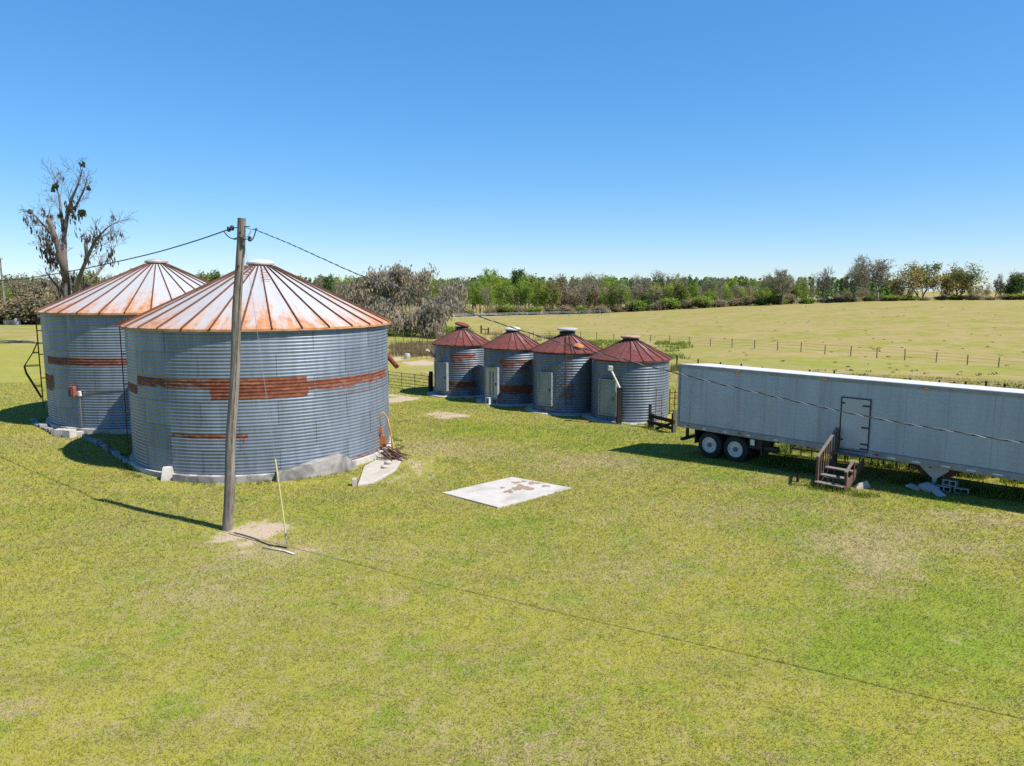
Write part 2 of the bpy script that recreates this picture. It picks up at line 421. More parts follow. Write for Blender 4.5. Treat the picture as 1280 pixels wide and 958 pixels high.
def link(name, me, parent=None):
    o = bpy.data.objects.new(name, me); C.objects.link(o)
    if parent: o.parent = parent
    return o

def tag(o, label, cat=None, group=None, kind=None):
    o['label'] = label
    if cat: o['category'] = cat
    if group: o['group'] = group
    if kind: o['kind'] = kind
    return o

def thing(name, label, cat, loc=(0, 0, 0), rz=0, group=None):
    o = bpy.data.objects.new(name, None); C.objects.link(o); o.empty_display_size = .3
    o.location = loc; o.rotation_euler = (0, 0, rz)
    return tag(o, label, cat, group)

def dup(root, loc, rz=0, sc=1, label=None, group=None):
    r = root.copy(); C.objects.link(r); r.location = loc; r.rotation_euler = (0, 0, rz); r.scale = sc if hasattr(sc, '__len__') else (sc, sc, sc)
    if label: r['label'] = label
    if group: r['group'] = group
    for ch in list(root.children):
        c = ch.copy(); C.objects.link(c); c.parent = r
        for g in ch.children:
            d = g.copy(); C.objects.link(d); d.parent = c
    return r

# ------------------------------------------------------------------ layout constants
BIG = dict(x=-10.73, y=30.68, R=5.26)
LEFT = dict(x=-19.04, y=38.56, R=5.40)
def polar(az, D): return D * math.sin(math.radians(az)), D * math.cos(math.radians(az))
SM = []
for az, D, R, zb, ze in ((-4.02, 50.2, 1.98, -.3, 3.27), (.06, 46.5, 1.90, -.3, 3.30), (4.45, 43.4, 2.07, -.3, 3.36), (9.5, 41.1, 2.19, -.3, 3.16)):
    x, y = polar(az, D); SM.append(dict(x=x, y=y, R=R, zb=zb, ze=ze))

PADPX = [(553, 617), (640, 598), (715, 611), (622, 636)]
PAD = [ground(*q) for q in PADPX]

# ------------------------------------------------------------------ wear masks on the land
# photo pixel centre, half sizes in pixels, strength, channel (0 dry, 1 sand, 2 lush green)
BLOBS = [(318, 668, 55, 17, .80, 1), (378, 690, 36, 11, .62, 1), (340, 690, 80, 20, .8, 0), (285, 664, 16, 6, .5, 1), (497, 499, 26, 5.5, 1.0, 1), (560, 519, 36, 4, .78, 1), (600, 523, 40, 4, .3, 1),
         (527, 454, 26, 4., .9, 1), (500, 449, 24, 2.2, .9, 1), (540, 466, 14, 3, .6, 1), (520, 585, 30, 16, .55, 1), (505, 597, 25, 9, .5, 1),
         (545, 560, 55, 12, .7, 0), (600, 560, 60, 10, .5, 0), (745, 577, 70, 12, .8, 0), (1090, 690, 70, 35, .9, 0), (1140, 712, 40, 8, .55, 0), (1230, 645, 80, 14, .6, 0), (1210, 685, 60, 10, .4, 0),
         (1200, 800, 25, 8, .5, 0), (1180, 770, 18, 4, .42, 1), (1195, 805, 14, 5, .4, 1), (285, 898, 30, 14, .65, 0), (10, 890, 40, 14, .8, 0), (100, 905, 40, 14, .4, 0),
         (490, 752, 22, 9, .75, 0), (250, 745, 90, 20, .45, 0), (520, 690, 60, 14, .3, 0), (60, 545, 60, 10, .35, 0), (200, 610, 70, 6, .4, 1), (300, 603, 120, 5, .5, 1),
         (1000, 860, 60, 14, .25, 0), (640, 930, 140, 20, .3, 0), (800, 720, 90, 20, .25, 0), (760, 600, 60, 10, .3, 0), (910, 600, 90, 12, .35, 0), (880, 640, 140, 18, .25, 0),
         (1120, 800, 130, 60, .75, 2), (1230, 760, 80, 60, .6, 2), (1020, 802, 22, 12, .9, 2), (1240, 850, 70, 30, .5, 2), (940, 575, 120, 10, .5, 2), (700, 540, 120, 10, .45, 2),
         (600, 535, 60, 8, .6, 2), (560, 505, 50, 6, .4, 2), (640, 660, 80, 14, .35, 2), (330, 700, 40, 10, .4, 2), (400, 640, 60, 12, .3, 2), (1010, 680, 40, 40, .35, 2), (60, 640, 60, 10, .3, 2), (740, 556, 70, 7, .55, 2), (830, 572, 60, 9, .55, 2), (905, 592, 50, 10, .55, 2), (965, 618, 40, 13, .55, 2), (1005, 650, 30, 16, .55, 2), (1028, 690, 24, 20, .5, 2), (1036, 735, 24, 22, .5, 2), (1030, 780, 30, 20, .5, 2), (800, 640, 90, 20, .25, 0), (880, 690, 80, 30, .25, 0),
         (530, 415, 60, 10, 1., 2), (25, 409, 40, 5, 1., 2), (740, 425, 60, 5, .5, 2), (850, 437, 90, 5, .5, 2), (1050, 455, 120, 7, .6, 2), (1180, 460, 120, 5, .5, 2), (880, 548, 60, 8, .5, 2), (1200, 630, 90, 8, .5, 2)]
_b = []
for (u, v, du, dv, s, ch) in BLOBS:
    c = ground(u, v); a = ground(u + du, v); q1 = ground(u, v - dv); q0 = ground(u, v + dv)
    ry = abs(q1.y - q0.y) / 2
    _b.append((c.x, c.y, max(.2, abs(a.x - c.x)), max(.25, ry), s, ch))

def wear(x, y):
    m = np.zeros((len(x), 4), np.float32)
    wx = .30 * np.sin(1.9 * y + .6 * x) + .22 * np.sin(3.7 * x - 2.3 * y + 1.) + .12 * np.sin(8.1 * x + 5.3 * y); wy = .30 * np.sin(1.6 * x - .8 * y + 2.) + .22 * np.sin(4.3 * y + 2.9 * x) + .12 * np.sin(7.3 * y - 6.1 * x)
    for (cx, cy, rx, ry, s, ch) in _b:
        k_ = .9 * min(1.5, min(rx, ry)); d2 = ((x + wx * k_ - cx) / rx) ** 2 + ((y + wy * k_ - cy) / ry) ** 2
        m[:, ch] = np.maximum(m[:, ch], s * (.5 if ch == 0 else 1) * np.exp(-.9 * d2 ** 1.4))
    # sandy collars round the bins
    for q in SM:
        d = np.hypot(x - q['x'], y - q['y']) - q['R']; m[:, 1] = np.maximum(m[:, 1], .55 * np.exp(-(np.maximum(d, 0) / .5) ** 2))
    for q in (BIG, LEFT):
        d = np.hypot(x - q['x'], y - q['y']) - q['R']; m[:, 1] = np.maximum(m[:, 1], .5 * np.exp(-(np.maximum(d, 0) / .55) ** 2))
    r = np.hypot(x, y); az = np.degrees(np.arctan2(x, y))
    # pasture behind the yard
    t = np.clip((y - (50 - .55 * np.clip(x, -40, 40))) / 22, 0, 1)
    m[:, 3] = t * t * (3 - 2 * t)
    return np.clip(m, 0, 1.2)

# ------------------------------------------------------------------ ground sheet
def axis(lo, hi, step, far_lo, far_hi, g=1.13):
    a = list(np.arange(lo, hi + 1e-6, step)); s = step; x = a[-1]
    while x < far_hi: s *= g; x += s; a.append(x)
    s = step; x = a[0]; pre = []
    while x > far_lo: s *= g; x -= s; pre.append(x)
    return np.array(pre[::-1] + a)
gx = axis(-28, 28, .28, -4200, 4200); gy = axis(6, 56, .28, -900, 4800, 1.09)
GX, GY = np.meshgrid(gx, gy)
hx = GX.ravel(); hy = GY.ravel()
hz = hts(hx, hy)
bumps = lambda x, y: .015 * np.sin(x * 1.3 + 2 * np.sin(y * .7)) * np.sin(y * 1.1 + x * .3)
hz = hz + bumps(hx, hy)
nx, ny = len(gx), len(gy)
i = np.arange(nx * ny).reshape(ny, nx)
Fc = np.stack([i[:-1, :-1].ravel(), i[:-1, 1:].ravel(), i[1:, 1:].ravel(), i[1:, :-1].ravel()], 1)
me = mesh_np('ground', np.stack([hx, hy, hz], 1), Fc, terrain_mat(), True)
w_ = wear(hx, hy)
at = me.attributes.new('wear', 'FLOAT_COLOR', 'POINT'); at.data.foreach_set('color', w_.ravel())
tag(link('ground', me), 'mown lawn and pasture rising to a low hill', kind='structure')

def in_poly(x, y, poly):
    c = np.zeros(len(x), bool); nn = len(poly)
    for k in range(nn):
        x0, y0 = poly[k][0], poly[k][1]; x1, y1 = poly[(k + 1) % nn][0], poly[(k + 1) % nn][1]
        t = ((y0 > y) != (y1 > y)) & (x < (x1 - x0) * (y - y0) / (y1 - y0 + 1e-12) + x0); c ^= t
    return c

SLAB = [ground(447, 609), ground(468, 604.5), ground(494, 590), ground(505, 573), ground(484, 570), ground(455, 585)]

def solid_mask(x, y):
    bad = np.zeros(len(x), bool)
    for q in SM: bad |= np.hypot(x - q['x'], y - q['y']) < q['R'] + .56
    for q in (BIG, LEFT): bad |= np.hypot(x - q['x'], y - q['y']) < q['R'] + .12
    pc = sum(PAD, Vector()) / 4; jx, jy = .10 * np.sin(5.1 * y + 2 * np.sin(3 * x)), .10 * np.sin(4.7 * x + 2 * np.sin(2.6 * y)); bad |= in_poly(x + jx, y + jy, [(pc.x + (p.x - pc.x) * .965, pc.y + (p.y - pc.y) * .965) for p in PAD]); bad |= in_poly(x, y, [(p.x, p.y) for p in SLAB])
    return bad

def blades(name, x, y, z, h, w, lean, mat, col=None):
    nb = len(x)
    a = npr.uniform(0, 2 * PI, nb); b = npr.uniform(0, 2 * PI, nb)
    dx, dy = np.cos(a) * w / 2, np.sin(a) * w / 2
    lx, ly = np.cos(b) * h * lean, np.sin(b) * h * lean
    V = np.empty((nb, 3, 3), np.float32)
    V[:, 0] = np.stack([x - dx, y - dy, z - .01], 1); V[:, 1] = np.stack([x + dx, y + dy, z - .01], 1)
    V[:, 2] = np.stack([x + lx, y + ly, z + h], 1)
    me = mesh_np(name, V.reshape(-1, 3), np.arange(nb * 3).reshape(-1, 3), mat)
    if col is not None:
        at = me.attributes.new('wear', 'FLOAT_COLOR', 'POINT'); at.data.foreach_set('color', np.repeat(col, 3, 0).astype(np.float32).ravel())
    return me

# lawn blades: dense near the camera, thinner and wider with distance
NB = 1750000
r = np.exp(npr.uniform(math.log(6), math.log(62), NB)); az = npr.uniform(-1.2, 1.2, NB)
keep = npr.uniform(0, 1, NB) < np.clip((r / 14) ** .9, 0, 1) * np.clip((1.2 - np.abs(az)) / .35, 0, 1)
r, az = r[keep], az[keep]
x = r * np.sin(az); y = r * np.cos(az)
# clumps
cl = np.sin(x * 7.1 + 2 * np.sin(y * 5.3)) * np.sin(y * 8.3 + 1.7 * np.sin(x * 4.1))
wv = wear(x, y)
ok = ~solid_mask(x, y) & (npr.uniform(0, 1, len(x)) > wv[:, 1] * 1.3) & (npr.uniform(-1.2, 1.6, len(x)) < .4 * cl + .9)
x, y, r, wv, cl = x[ok], y[ok], r[ok], wv[ok], cl[ok]
z = hts(x, y) + bumps(x, y)
h = npr.uniform(.022, .060, len(x)) * (1 + .12 * cl) * np.clip(r / 18, .85, 1.5) * (1 - .25 * wv[:, 0])
w = npr.uniform(.010, .020, len(x)) * np.clip(r / 16, .8, 3.0)
o = link('lawn_grass', blades('lawn_grass', x, y, z, h, w, npr.uniform(.5, 1.9, len(x)), blade_mat(), wv))
tag(o, 'short mown green and straw coloured lawn grass', 'grass', kind='stuff')

# ------------------------------------------------------------------ grain bins
def cyl_hit(u, v, q):
    a, y, z = ray(u, v); d = Vector((a, y)); Ln = d.length; d /= Ln
    c = Vector((q['x'], q['y'])); b = d.dot(c); disc = b * b - c.dot(c) + q['R'] ** 2
    s = b - math.sqrt(max(disc, 0)); p = d * s - c
    return math.atan2(p.y, p.x), CAMZ + z * s / Ln

def corrugated_wall(q, z0, z1, pitch, amp, seg, nring, npan, rusts, seed, mat, parent, vis=None, samp=5):
    """z measured from the thing's origin. rusts = (phi0, phi1, z0, z1, amount, fade_down)"""
    R = q['R']; rg = np.random.default_rng(seed)
    nrow = int((z1 - z0) / pitch * samp) + 1
    zz = np.linspace(z0, z1, nrow); ph = np.linspace(0, 2 * PI, seg, endpoint=False)
    rr = R + amp * np.sin(2 * PI * (zz - z0) / pitch)
    PH, ZZ = np.meshgrid(ph, zz); RR = np.repeat(rr[:, None], seg, 1)
    V = np.stack([RR * np.cos(PH), RR * np.sin(PH), ZZ], -1).reshape(-1, 3)
    i = np.arange(nrow * seg).reshape(nrow, seg); j = np.roll(i, -1, 1)
    Fq = np.stack([i[:-1].ravel(), j[:-1].ravel(), j[1:].ravel(), i[1:].ravel()], 1)
    rh = (z1 - z0) / nring
    ring = np.clip(((ZZ - z0) / rh).astype(int), 0, nring - 1)
    tab = rg.uniform(.54, .76, (nring, npan))
    off = (np.arange(nring) % 2) * .5 + .21
    pan = np.floor((PH / (2 * PI) * npan + off[ring]) % npan).astype(int)
    tone = tab[ring, pan]
    near = np.abs((ZZ - z0) / rh - np.round((ZZ - z0) / rh)) * rh
    tone = np.where((near < .014) & (ZZ > z0 + .1) & (ZZ < z1 - .1), tone * .5, tone)
    rust = np.zeros_like(ZZ)
    PHs = (PH + PI) % (2 * PI) - PI
    for (p0, p1, a, b, amt, fade) in rusts:
        inside = (PHs >= min(p0, p1)) & (PHs <= max(p0, p1)) & (ZZ >= min(a, b)) & (ZZ <= max(a, b))
        t = (ZZ - min(a, b)) / max(1e-6, abs(b - a))
        rust = np.maximum(rust, np.where(inside, amt * (1 - fade * (1 - t)), 0))
    tone = tone.ravel(); rust = rust.ravel()
    VS = [V]; FS = [Fq]; T = [tone]; RU = [rust]; base = len(V)
    # lapped vertical seams
    for ri in range(nring):
        rows = np.where((zz >= z0 + ri * rh - 1e-6) & (zz <= z0 + (ri + 1) * rh + 1e-6))[0]
        for pk in range(npan):
            p = ((pk - off[ri]) % npan) / npan * 2 * PI; hw = .011 / R
            for sgn in (0,):
                rad = rr[rows] + .010
                a = np.stack([rad * math.cos(p - hw), rad * math.sin(p - hw), zz[rows]], 1); b = np.stack([rad * math.cos(p + hw), rad * math.sin(p + hw), zz[rows]], 1)
                k = len(rows); VS.append(np.concatenate([a, b])); ii = np.arange(k - 1) + base
                FS.append(np.stack([ii, ii + k, ii + k + 1, ii + 1], 1)); T.append(np.full(2 * k, .36)); RU.append(np.full(2 * k, .24)); base += 2 * k
    me = mesh_np('wall', np.concatenate(VS), np.concatenate(FS), mat, True)
    at = me.attributes.new('tone', 'FLOAT', 'POINT'); at.data.foreach_set('value', np.concatenate(T).astype(np.float32))
    at = me.attributes.new('rust', 'FLOAT', 'POINT'); at.data.foreach_set('value', np.concatenate(RU).astype(np.float32))
    return link('wall', me, parent)

def cone_roof(Ro, zo, Ri, zi, npan, ribw, ribh, mat, parent, seed, lip=.06, rib='rust_rib'):
    rg = random.Random(seed); nr = 7
    V = []; Fq = []; UV = []; RB = []
    def v(ph, t, off=0, drop=0):
        rr_ = Ro + (Ri - Ro) * t; z_ = zo + (zi - zo) * t
        return (rr_ * math.cos(ph), rr_ * math.sin(ph), z_ + off - drop)
    def face(ids, uvs): Fq.append(ids); UV.extend(uvs)
    for k in range(npan):
        a, b = 2 * PI * k / npan, 2 * PI * (k + 1) / npan; m = (a + b) / 2; dj = rg.uniform(-.012, .012)
        for jn in range(nr):
            t0, t1 = jn / nr, (jn + 1) / nr; o = len(V)
            sag = .010
            V += [v(a, t0), v(m, t0, -sag + dj), v(b, t0), v(b, t1), v(m, t1, -sag + dj), v(a, t1)]
            ua, um, ub = k / npan + 1e-4, (k + .5) / npan, (k + 1) / npan - 1e-4
            face((o, o + 1, o + 4, o + 5), [(ua, t0), (um, t0), (um, t1), (ua, t1)])
            face((o + 1, o + 2, o + 3, o + 4), [(um, t0), (ub, t0), (ub, t1), (um, t1)])
        # eave lip
        o = len(V); V += [v(a, 0), v(m, 0, -.01 + dj), v(b, 0), v(b, 0, 0, lip), v(m, 0, -.01, lip), v(a, 0, 0, lip)]
        face((o, o + 5, o + 4, o + 1), [(k / npan, 0)] * 4); face((o + 1, o + 4, o + 3, o + 2), [(k / npan, 0)] * 4)
        # rib
        for t0, t1 in ((-.004, .985),):
            p0, p1 = Vector(v(a, t0)), Vector(v(a, t1)); tg = Vector((-math.sin(a), math.cos(a), 0)); nrm = (p1 - p0).normalized().cross(tg) * -1
            if nrm.z < 0: nrm = -nrm
            o = len(V); w0, w1 = ribw / 2, ribw / 2 * .8
            V += [tuple(p0 - tg * w0 - nrm * .02), tuple(p0 - tg * w0 * .6 + nrm * ribh), tuple(p0 + tg * w0 * .6 + nrm * ribh), tuple(p0 + tg * w0 - nrm * .02),
                  tuple(p1 - tg * w1 - nrm * .02), tuple(p1 - tg * w1 * .6 + nrm * ribh), tuple(p1 + tg * w1 * .6 + nrm * ribh), tuple(p1 + tg * w1 - nrm * .02)]
            u_ = k / npan; RB.append(len(Fq))
            for f in ((0, 4, 5, 1), (1, 5, 6, 2), (2, 6, 7, 3)): face(tuple(o + q for q in f), [(u_, 0 if q < 4 else 1) for q in f])
            face((o, o + 1, o + 2, o + 3), [(u_, 0)] * 4)
    me = bpy.data.meshes.new('roof'); me.from_pydata(V, [], Fq); me.materials.append(mat); me.materials.append(M[rib])
    for f0 in RB:
        for k in range(4): me.polygons[f0 + k].material_index = 1
    uvl = me.uv_layers.new(name='UVMap'); uvl.data.foreach_set('uv', np.array(UV, np.float32).ravel()); me.update()
    return link('roof', me, parent)

def rot_to(nx_, ny_):  # matrix whose -Y faces outward along (nx, ny): local x tangent, y inward, z up
    o = Vector((nx_, ny_, 0)).normalized(); xx = Vector((-o.y, o.x, 0)); yy = -o
    return Matrix((xx, yy, Vector((0, 0, 1)))).transposed()

def rects(q, zb, lst):
    out = []
    for (u0, v0, u1, v1, amt, fade) in lst:
        um = (u0 + u1) / 2; vm = (v0 + v1) / 2
        p0 = cyl_hit(u0, vm, q)[0]; p1 = cyl_hit(u1, vm, q)[0]; za = cyl_hit(um, v0, q)[1] - zb; zc = cyl_hit(um, v1, q)[1] - zb
        out.append((p0, p1, zc, za, amt, fade))
    return out

def bin_ladder(q, ph, z0, z1, parent, out=.22, w=.4, mat='rust_dark', step=.32, r=.018):
    m = MB(); n_ = Vector((math.cos(ph), math.sin(ph), 0)); t_ = Vector((-n_.y, n_.x, 0))
    for s in (-1, 1):
        b = n_ * (q['R'] + out) + t_ * s * w / 2
        m.tube([b + Vector((0, 0, z0)), b + Vector((0, 0, z1))], r, 6)
    zz = z0 + .15
    while zz < z1:
        b = n_ * (q['R'] + out); m.tube([b - t_ * w / 2 + Vector((0, 0, zz)), b + t_ * w / 2 + Vector((0, 0, zz))], r * .8, 5); zz += step
    zz = z0 + .4
    while zz < z1:
        for s in (-1, 1):
            b = t_ * s * w / 2 + Vector((0, 0, zz)); m.tube([n_ * (q['R'] + out) + b, n_ * (q['R'] - .03) + b], r * .8, 5)
        zz += 1.2
    return m.build('ladder', M[mat], parent)

def vent_cap(parent, z, r, h, mat, collar='dark_metal', tilt=None, dome=.12, over=1.12):
    MB().lathe([(r * .96, z - .15), (r * .96, z + h)], 28).build('vent_collar', M[collar], parent, True)
    m = MB(); rot = Matrix.Rotation(tilt[0], 3, Vector((math.cos(tilt[1]), math.sin(tilt[1]), 0))) if tilt else None
    prof = [(r * over * .98, 0), (r * over, .02), (r * over, .09), (r * over * .9, .10 + dome * .35), (r * .55, .10 + dome * .8), (r * .05, .10 + dome)]
    m.lathe(prof, 28, (0, 0, z + h + (.08 if tilt else 0)), rot)
    return m.build('vent_cap', M[mat], parent, 'auto')

M['rust_rib'] = simple('rusted_roof_rib', (.075, .034, .024), (.12, .055, .035), .8, .1, 2)
M['rust_rib_red'] = simple('dark_red_roof_rib', (.075, .03, .026), (.11, .05, .04), .8, .1, 2)
# --- big bin in front
bz = .25; ze = 5.62
bg = thing('grain_bin', 'largest corrugated steel grain bin, nearest one, behind the utility pole', 'grain bin', (BIG['x'], BIG['y'], bz))
RL = rects(BIG, bz, [(262, 473, 383, 500, 1.05, .12), (383, 471, 482.5, 484, 1.0, .35), (383, 484, 482, 494, .42, .3), (430, 486, 482, 492, .55, .2), (172, 474, 262, 486, .82, .15), (172, 486, 262, 492, .4, .4), (157, 480, 172, 491, .9, .1),
                      (215, 543, 312, 549, .85, .1), (212.5, 546, 216, 582, .7, .3), (302, 546, 306, 574, .75, .2), (250, 552, 300, 556, .42, .2), (440, 564, 482, 588, .55, -.6), (345, 410, 380, 440, .2, 0), (262, 499, 383, 512, .36, 1.0), (172, 486, 262, 500, .30, 1.0), (383, 492, 482, 506, .30, 1.0)])
corrugated_wall(BIG, 0, ze - bz, .127, .012, 288, 6, 12, RL, 3, M['galv'], bg)
cone_roof(5.42, ze - bz - .02, .50, 8.0 - bz, 32, .06, .055, M['roof_big'], bg, 1, .09)
vent_cap(bg, 7.98 - bz, .52, .06, 'cap_white', 'dark_metal', None, .14)
pcam = math.atan2(-BIG['y'], -BIG['x'])
phL = cyl_hit(157, 480, BIG)[0]
bin_ladder(BIG, phL - .02, .2, ze - bz + .05, bg, .16)
# faint roof ladder rungs and hatch
def roof_pt(q, Ro, zo, Ri, zi, ph, t, up=.0):
    rr_ = Ro + (Ri - Ro) * t; return Vector((rr_ * math.cos(ph), rr_ * math.sin(ph), zo + (zi - zo) * t + up))
for (ph_, t0, t1) in ((pcam + .10, .72, .90), (pcam - .35, .80, .93)):
    for k in range(4):
        t_ = t0 + (t1 - t0) * k / 3; a_ = roof_pt(BIG, 5.47, ze - bz, .5, 8.0 - bz, ph_ - .09, t_, .07); b_ = roof_pt(BIG, 5.47, ze - bz, .5, 8.0 - bz, ph_ + .09, t_, .07)
        MB().beam(a_, b_, .03, .03).build('roof_step', M['rust_orange'], bg)
m = MB()
for k in range(7):
    ph_ = phL - .05 + .012 * k; m.beam(roof_pt(BIG, 5.47, ze - bz, .5, 8.0 - bz, ph_, -.02 + .02 * (k % 3), .02), roof_pt(BIG, 5.47, ze - bz, .5, 8.0 - bz, ph_ + .03, .06 + .03 * (k % 2), .05), .09, .05)
m.build('eave_bracket', M['rust'], bg)
m = MB(); zf = -bz - .5
m.lathe([(BIG['R'] + .14, zf), (BIG['R'] + .14, -.02), (BIG['R'] - .3, -.005)], 96)
m.build('foundation', M['concrete'], bg)
# raised retaining piece of the footing at the front right
def arc_wall(q, phis, tops, rin, rout, zlow):
    m = MB(); vs = []; k = len(phis)
    for ph_, tp in zip(phis, tops):
        for rr_, zz_ in ((rin, zlow), (rout, zlow), (rout - .03, tp), (rin, tp)): vs.append((rr_ * math.cos(ph_), rr_ * math.sin(ph_), zz_))
    fs = []
    for a in range(k - 1):
        for c in range(4): c2 = (c + 1) % 4; fs.append((a * 4 + c, (a + 1) * 4 + c, (a + 1) * 4 + c2, a * 4 + c2))
    fs += [(3, 2, 1, 0), tuple((k - 1) * 4 + c for c in range(4))]
    return m.add(vs, fs)
uu = np.linspace(345, 436, 15); phs = [cyl_hit(u_, 596, BIG)[0] for u_ in uu]
tops = [(.05 + .33 * min(1, (u_ - 345) / 70)) if u_ < 424 else .38 - .5 * (u_ - 424) / 12 for u_ in uu]
arc_wall(BIG, phs, [t_ + .04 for t_ in tops], BIG['R'] + .05, BIG['R'] + .5, zf).build('footing_wall', M['concrete_dark'], bg)
uu = np.linspace(222, 345, 17); phs = [cyl_hit(u_, 596, BIG)[0] for u_ in uu]
arc_wall(BIG, phs, [-.01 + .02 * math.sin(k * 1.7) for k in range(17)], BIG['R'] + .05, BIG['R'] + .27, zf).build('footing_wall', M['concrete_dark'], bg)

# --- left bin
lz = .45; lze = 5.95
lb = thing('grain_bin', 'large steel grain bin at far left, partly hidden behind the nearest bin', 'grain bin', (LEFT['x'], LEFT['y'], lz))
RL = rects(LEFT, lz, [(60, 448, 160, 458, .95, .2), (60, 455, 110, 462, .4, .3), (96, 456, 125, 466, .45, .5), (54, 468, 68.5, 487, .85, .1)])
corrugated_wall(LEFT, 0, lze - lz, .127, .012, 256, 6, 12, RL, 8, M['galv'], lb)
cone_roof(5.62, lze - lz - .02, .50, 8.35 - lz, 32, .06, .055, M['roof_big'], lb, 2, .09)
vent_cap(lb, 8.33 - lz, .52, .07, 'cap', 'dark_metal', None, .14)
phl = cyl_hit(51.5, 470, LEFT)[0]
MB().lathe([(LEFT['R'] + .14, -1.0), (LEFT['R'] + .14, -.02), (LEFT['R'] - .3, -.005)], 96).build('foundation', M['concrete'], lb)
bin_ladder(LEFT, phl - .06, .5, lze - lz + .1, lb, .2)
# bulging rung cage half-way up the ladder
m = MB(); n_ = Vector((math.cos(phl - .06), math.sin(phl - .06), 0)); t_ = Vector((-n_.y, n_.x, 0))
for s in (-.3, .0, .3):
    m.tube([n_ * (LEFT['R'] + d_) + t_ * s + Vector((0, 0, z_)) for d_, z_ in ((.22, 3.9), (.45, 3.4), (.85, 2.75), (.8, 2.4), (.5, 1.7), (.25, 1.1))], .022, 5)
for d_, z_ in ((.45, 3.4), (.85, 2.75), (.5, 1.7)):
    m.tube([n_ * (LEFT['R'] + .2) + t_ * -.3 + Vector((0, 0, z_)), n_ * (LEFT['R'] + d_) + t_ * -.3 + Vector((0, 0, z_)), n_ * (LEFT['R'] + d_) + t_ * .3 + Vector((0, 0, z_)), n_ * (LEFT['R'] + .2) + t_ * .3 + Vector((0, 0, z_))], .02, 5)
m.build('ladder_cage', M['rust_dark'], lb)
def wall_box(q, zb, u, v, w, h, d, mat, name, parent, out=.0):
    ph_, z_ = cyl_hit(u, v, q); n_ = Vector((math.cos(ph_), math.sin(ph_), 0)); rot = rot_to(n_.x, n_.y)
    return MB().box(n_ * (q['R'] + d / 2 + .015 + out) + Vector((0, 0, z_ - zb)), (w, d, h), rot).build(name, M[mat], parent, bevel=.015)
e = wall_box(LEFT, lz, 93.5, 489, .30, .48, .20, 'red_box', 'switch_box', lb)
wall_box(LEFT, lz, 93.2, 489.5, .20, .30, .05, 'rust_dark', 'box_door', e, .2)
wall_box(LEFT, lz, 101.5, 492, .14, .24, .14, 'white_pvc', 'meter_box', lb)
m = MB(); pts = []
for u_ in range(103, 156, 4):
    ph_, z_ = cyl_hit(u_, 488 - (u_ - 103) * .02, LEFT); pts.append((math.cos(ph_) * (LEFT['R'] + .05), math.sin(ph_) * (LEFT['R'] + .05), z_ - lz))
m.tube(pts, .022, 6)
ph_, z_ = cyl_hit(101, 494, LEFT); m.tube([(math.cos(ph_) * (LEFT['R'] + .06), math.sin(ph_) * (LEFT['R'] + .06), z_ - lz - .1 - .35 * k) for k in range(5)], .02, 6)
m.build('conduit', M['steel_wire'], lb)

# --- four small bins
def small_bin(k, label, rust_px, cap, seed):
    q = SM[k]; zb = q['zb']; b = thing('small_grain_bin', label, 'grain bin', (q['x'], q['y'], zb), 0, 'row of four small grain bins')
    H = q['ze'] - zb
    corrugated_wall(q, 0, H, .15, .018, 144, 4, 6, [(a, b_, c, d, e * .95, f) for a, b_, c, d, e, f in rects(q, zb, rust_px)], seed, M['galv_small'], b)
    rise = .98 if k == 3 else .92
    cone_roof(q['R'] + .14, H - .01, .40, H + rise, 22, .075, .045, M['roof_small'], b, seed, .07, 'rust_rib_red')
    cap(b, H + rise)
    MB().lathe([(q['R'] + .55, -.7), (q['R'] + .55, .05), (q['R'] - .2, .06)], 48).build('foundation', M['pad'], b)
    return b
def panel(b, k, u0, v0, u1, v1, mat, d=.05):
    q = SM[k]; um, vm = (u0 + u1) / 2, (v0 + v1) / 2; ph_, z_ = cyl_hit(um, vm, q)
    pa, pb = cyl_hit(u0, vm, q)[0], cyl_hit(u1, vm, q)[0]; za, zc = cyl_hit(um, v0, q)[1] - q['zb'], cyl_hit(um, v1, q)[1] - q['zb']
    w = abs(pb - pa) * q['R']; n_ = Vector((math.cos(ph_), math.sin(ph_), 0)); rot = rot_to(n_.x, n_.y)
    sag = q['R'] * (1 - math.cos((pb - pa) / 2))
    c = n_ * (q['R'] + .02) + Vector((0, 0, (za + zc) / 2)); h = abs(za - zc)
    fr = MB()
    for s in (-1, 1):
        fr.box(c + rot @ Vector((s * (w / 2 + .02), .0, 0)), (.06, .12 + sag, h + .12), rot); fr.box(c + rot @ Vector((0, .0, s * (h / 2 + .03))), (w, .116 + sag, .06), rot)
    dr = MB().box(c + n_ * .02, (w - .02, d, h - .01), rot)
    o = dr.build('door', M[mat], b); fr.build('door_frame', M['galv_plain'], o)
    hd = MB().box(c + n_ * .07 + rot @ Vector((w * .38, 0, -.05)), (.04, .05, .16), rot).build('handle', M['dark_metal'], o)
    return o, c, rot, w, h, n_
M['galv_plain'] = simple('plain_dull_steel', (.30, .33, .36), (.22, .24, .26), .6, .4, 4)

b1 = small_bin(0, 'small grain bin at far end of the row, beside the pipe gate, tilted red cap', [(562, 443, 594, 451, .85, .2), (564, 450, 577, 463, .75, .3), (578, 454, 592, 462, .72, .3), (556, 477, 596, 488, 1.0, .4), (549, 478, 556, 488, .4, .3)],
               lambda b, z: vent_cap(b, z, .46, .22, 'rust', 'dark_metal', (.22, 1.2), .10), 21)
panel(b1, 0, 545.5, 454, 558.5, 487, 'door_blue')
m = MB(); q = SM[0]; A_ = P(542, 446, q['y'] - .4); B_ = P(533.5, 437.5, q['y'] - 1.0); off = Vector((q['x'], q['y'], q['zb']))
m.tube([A_ - off, B_ - off], .10, 8); m.build('spout', M['tube_pale'], b1)

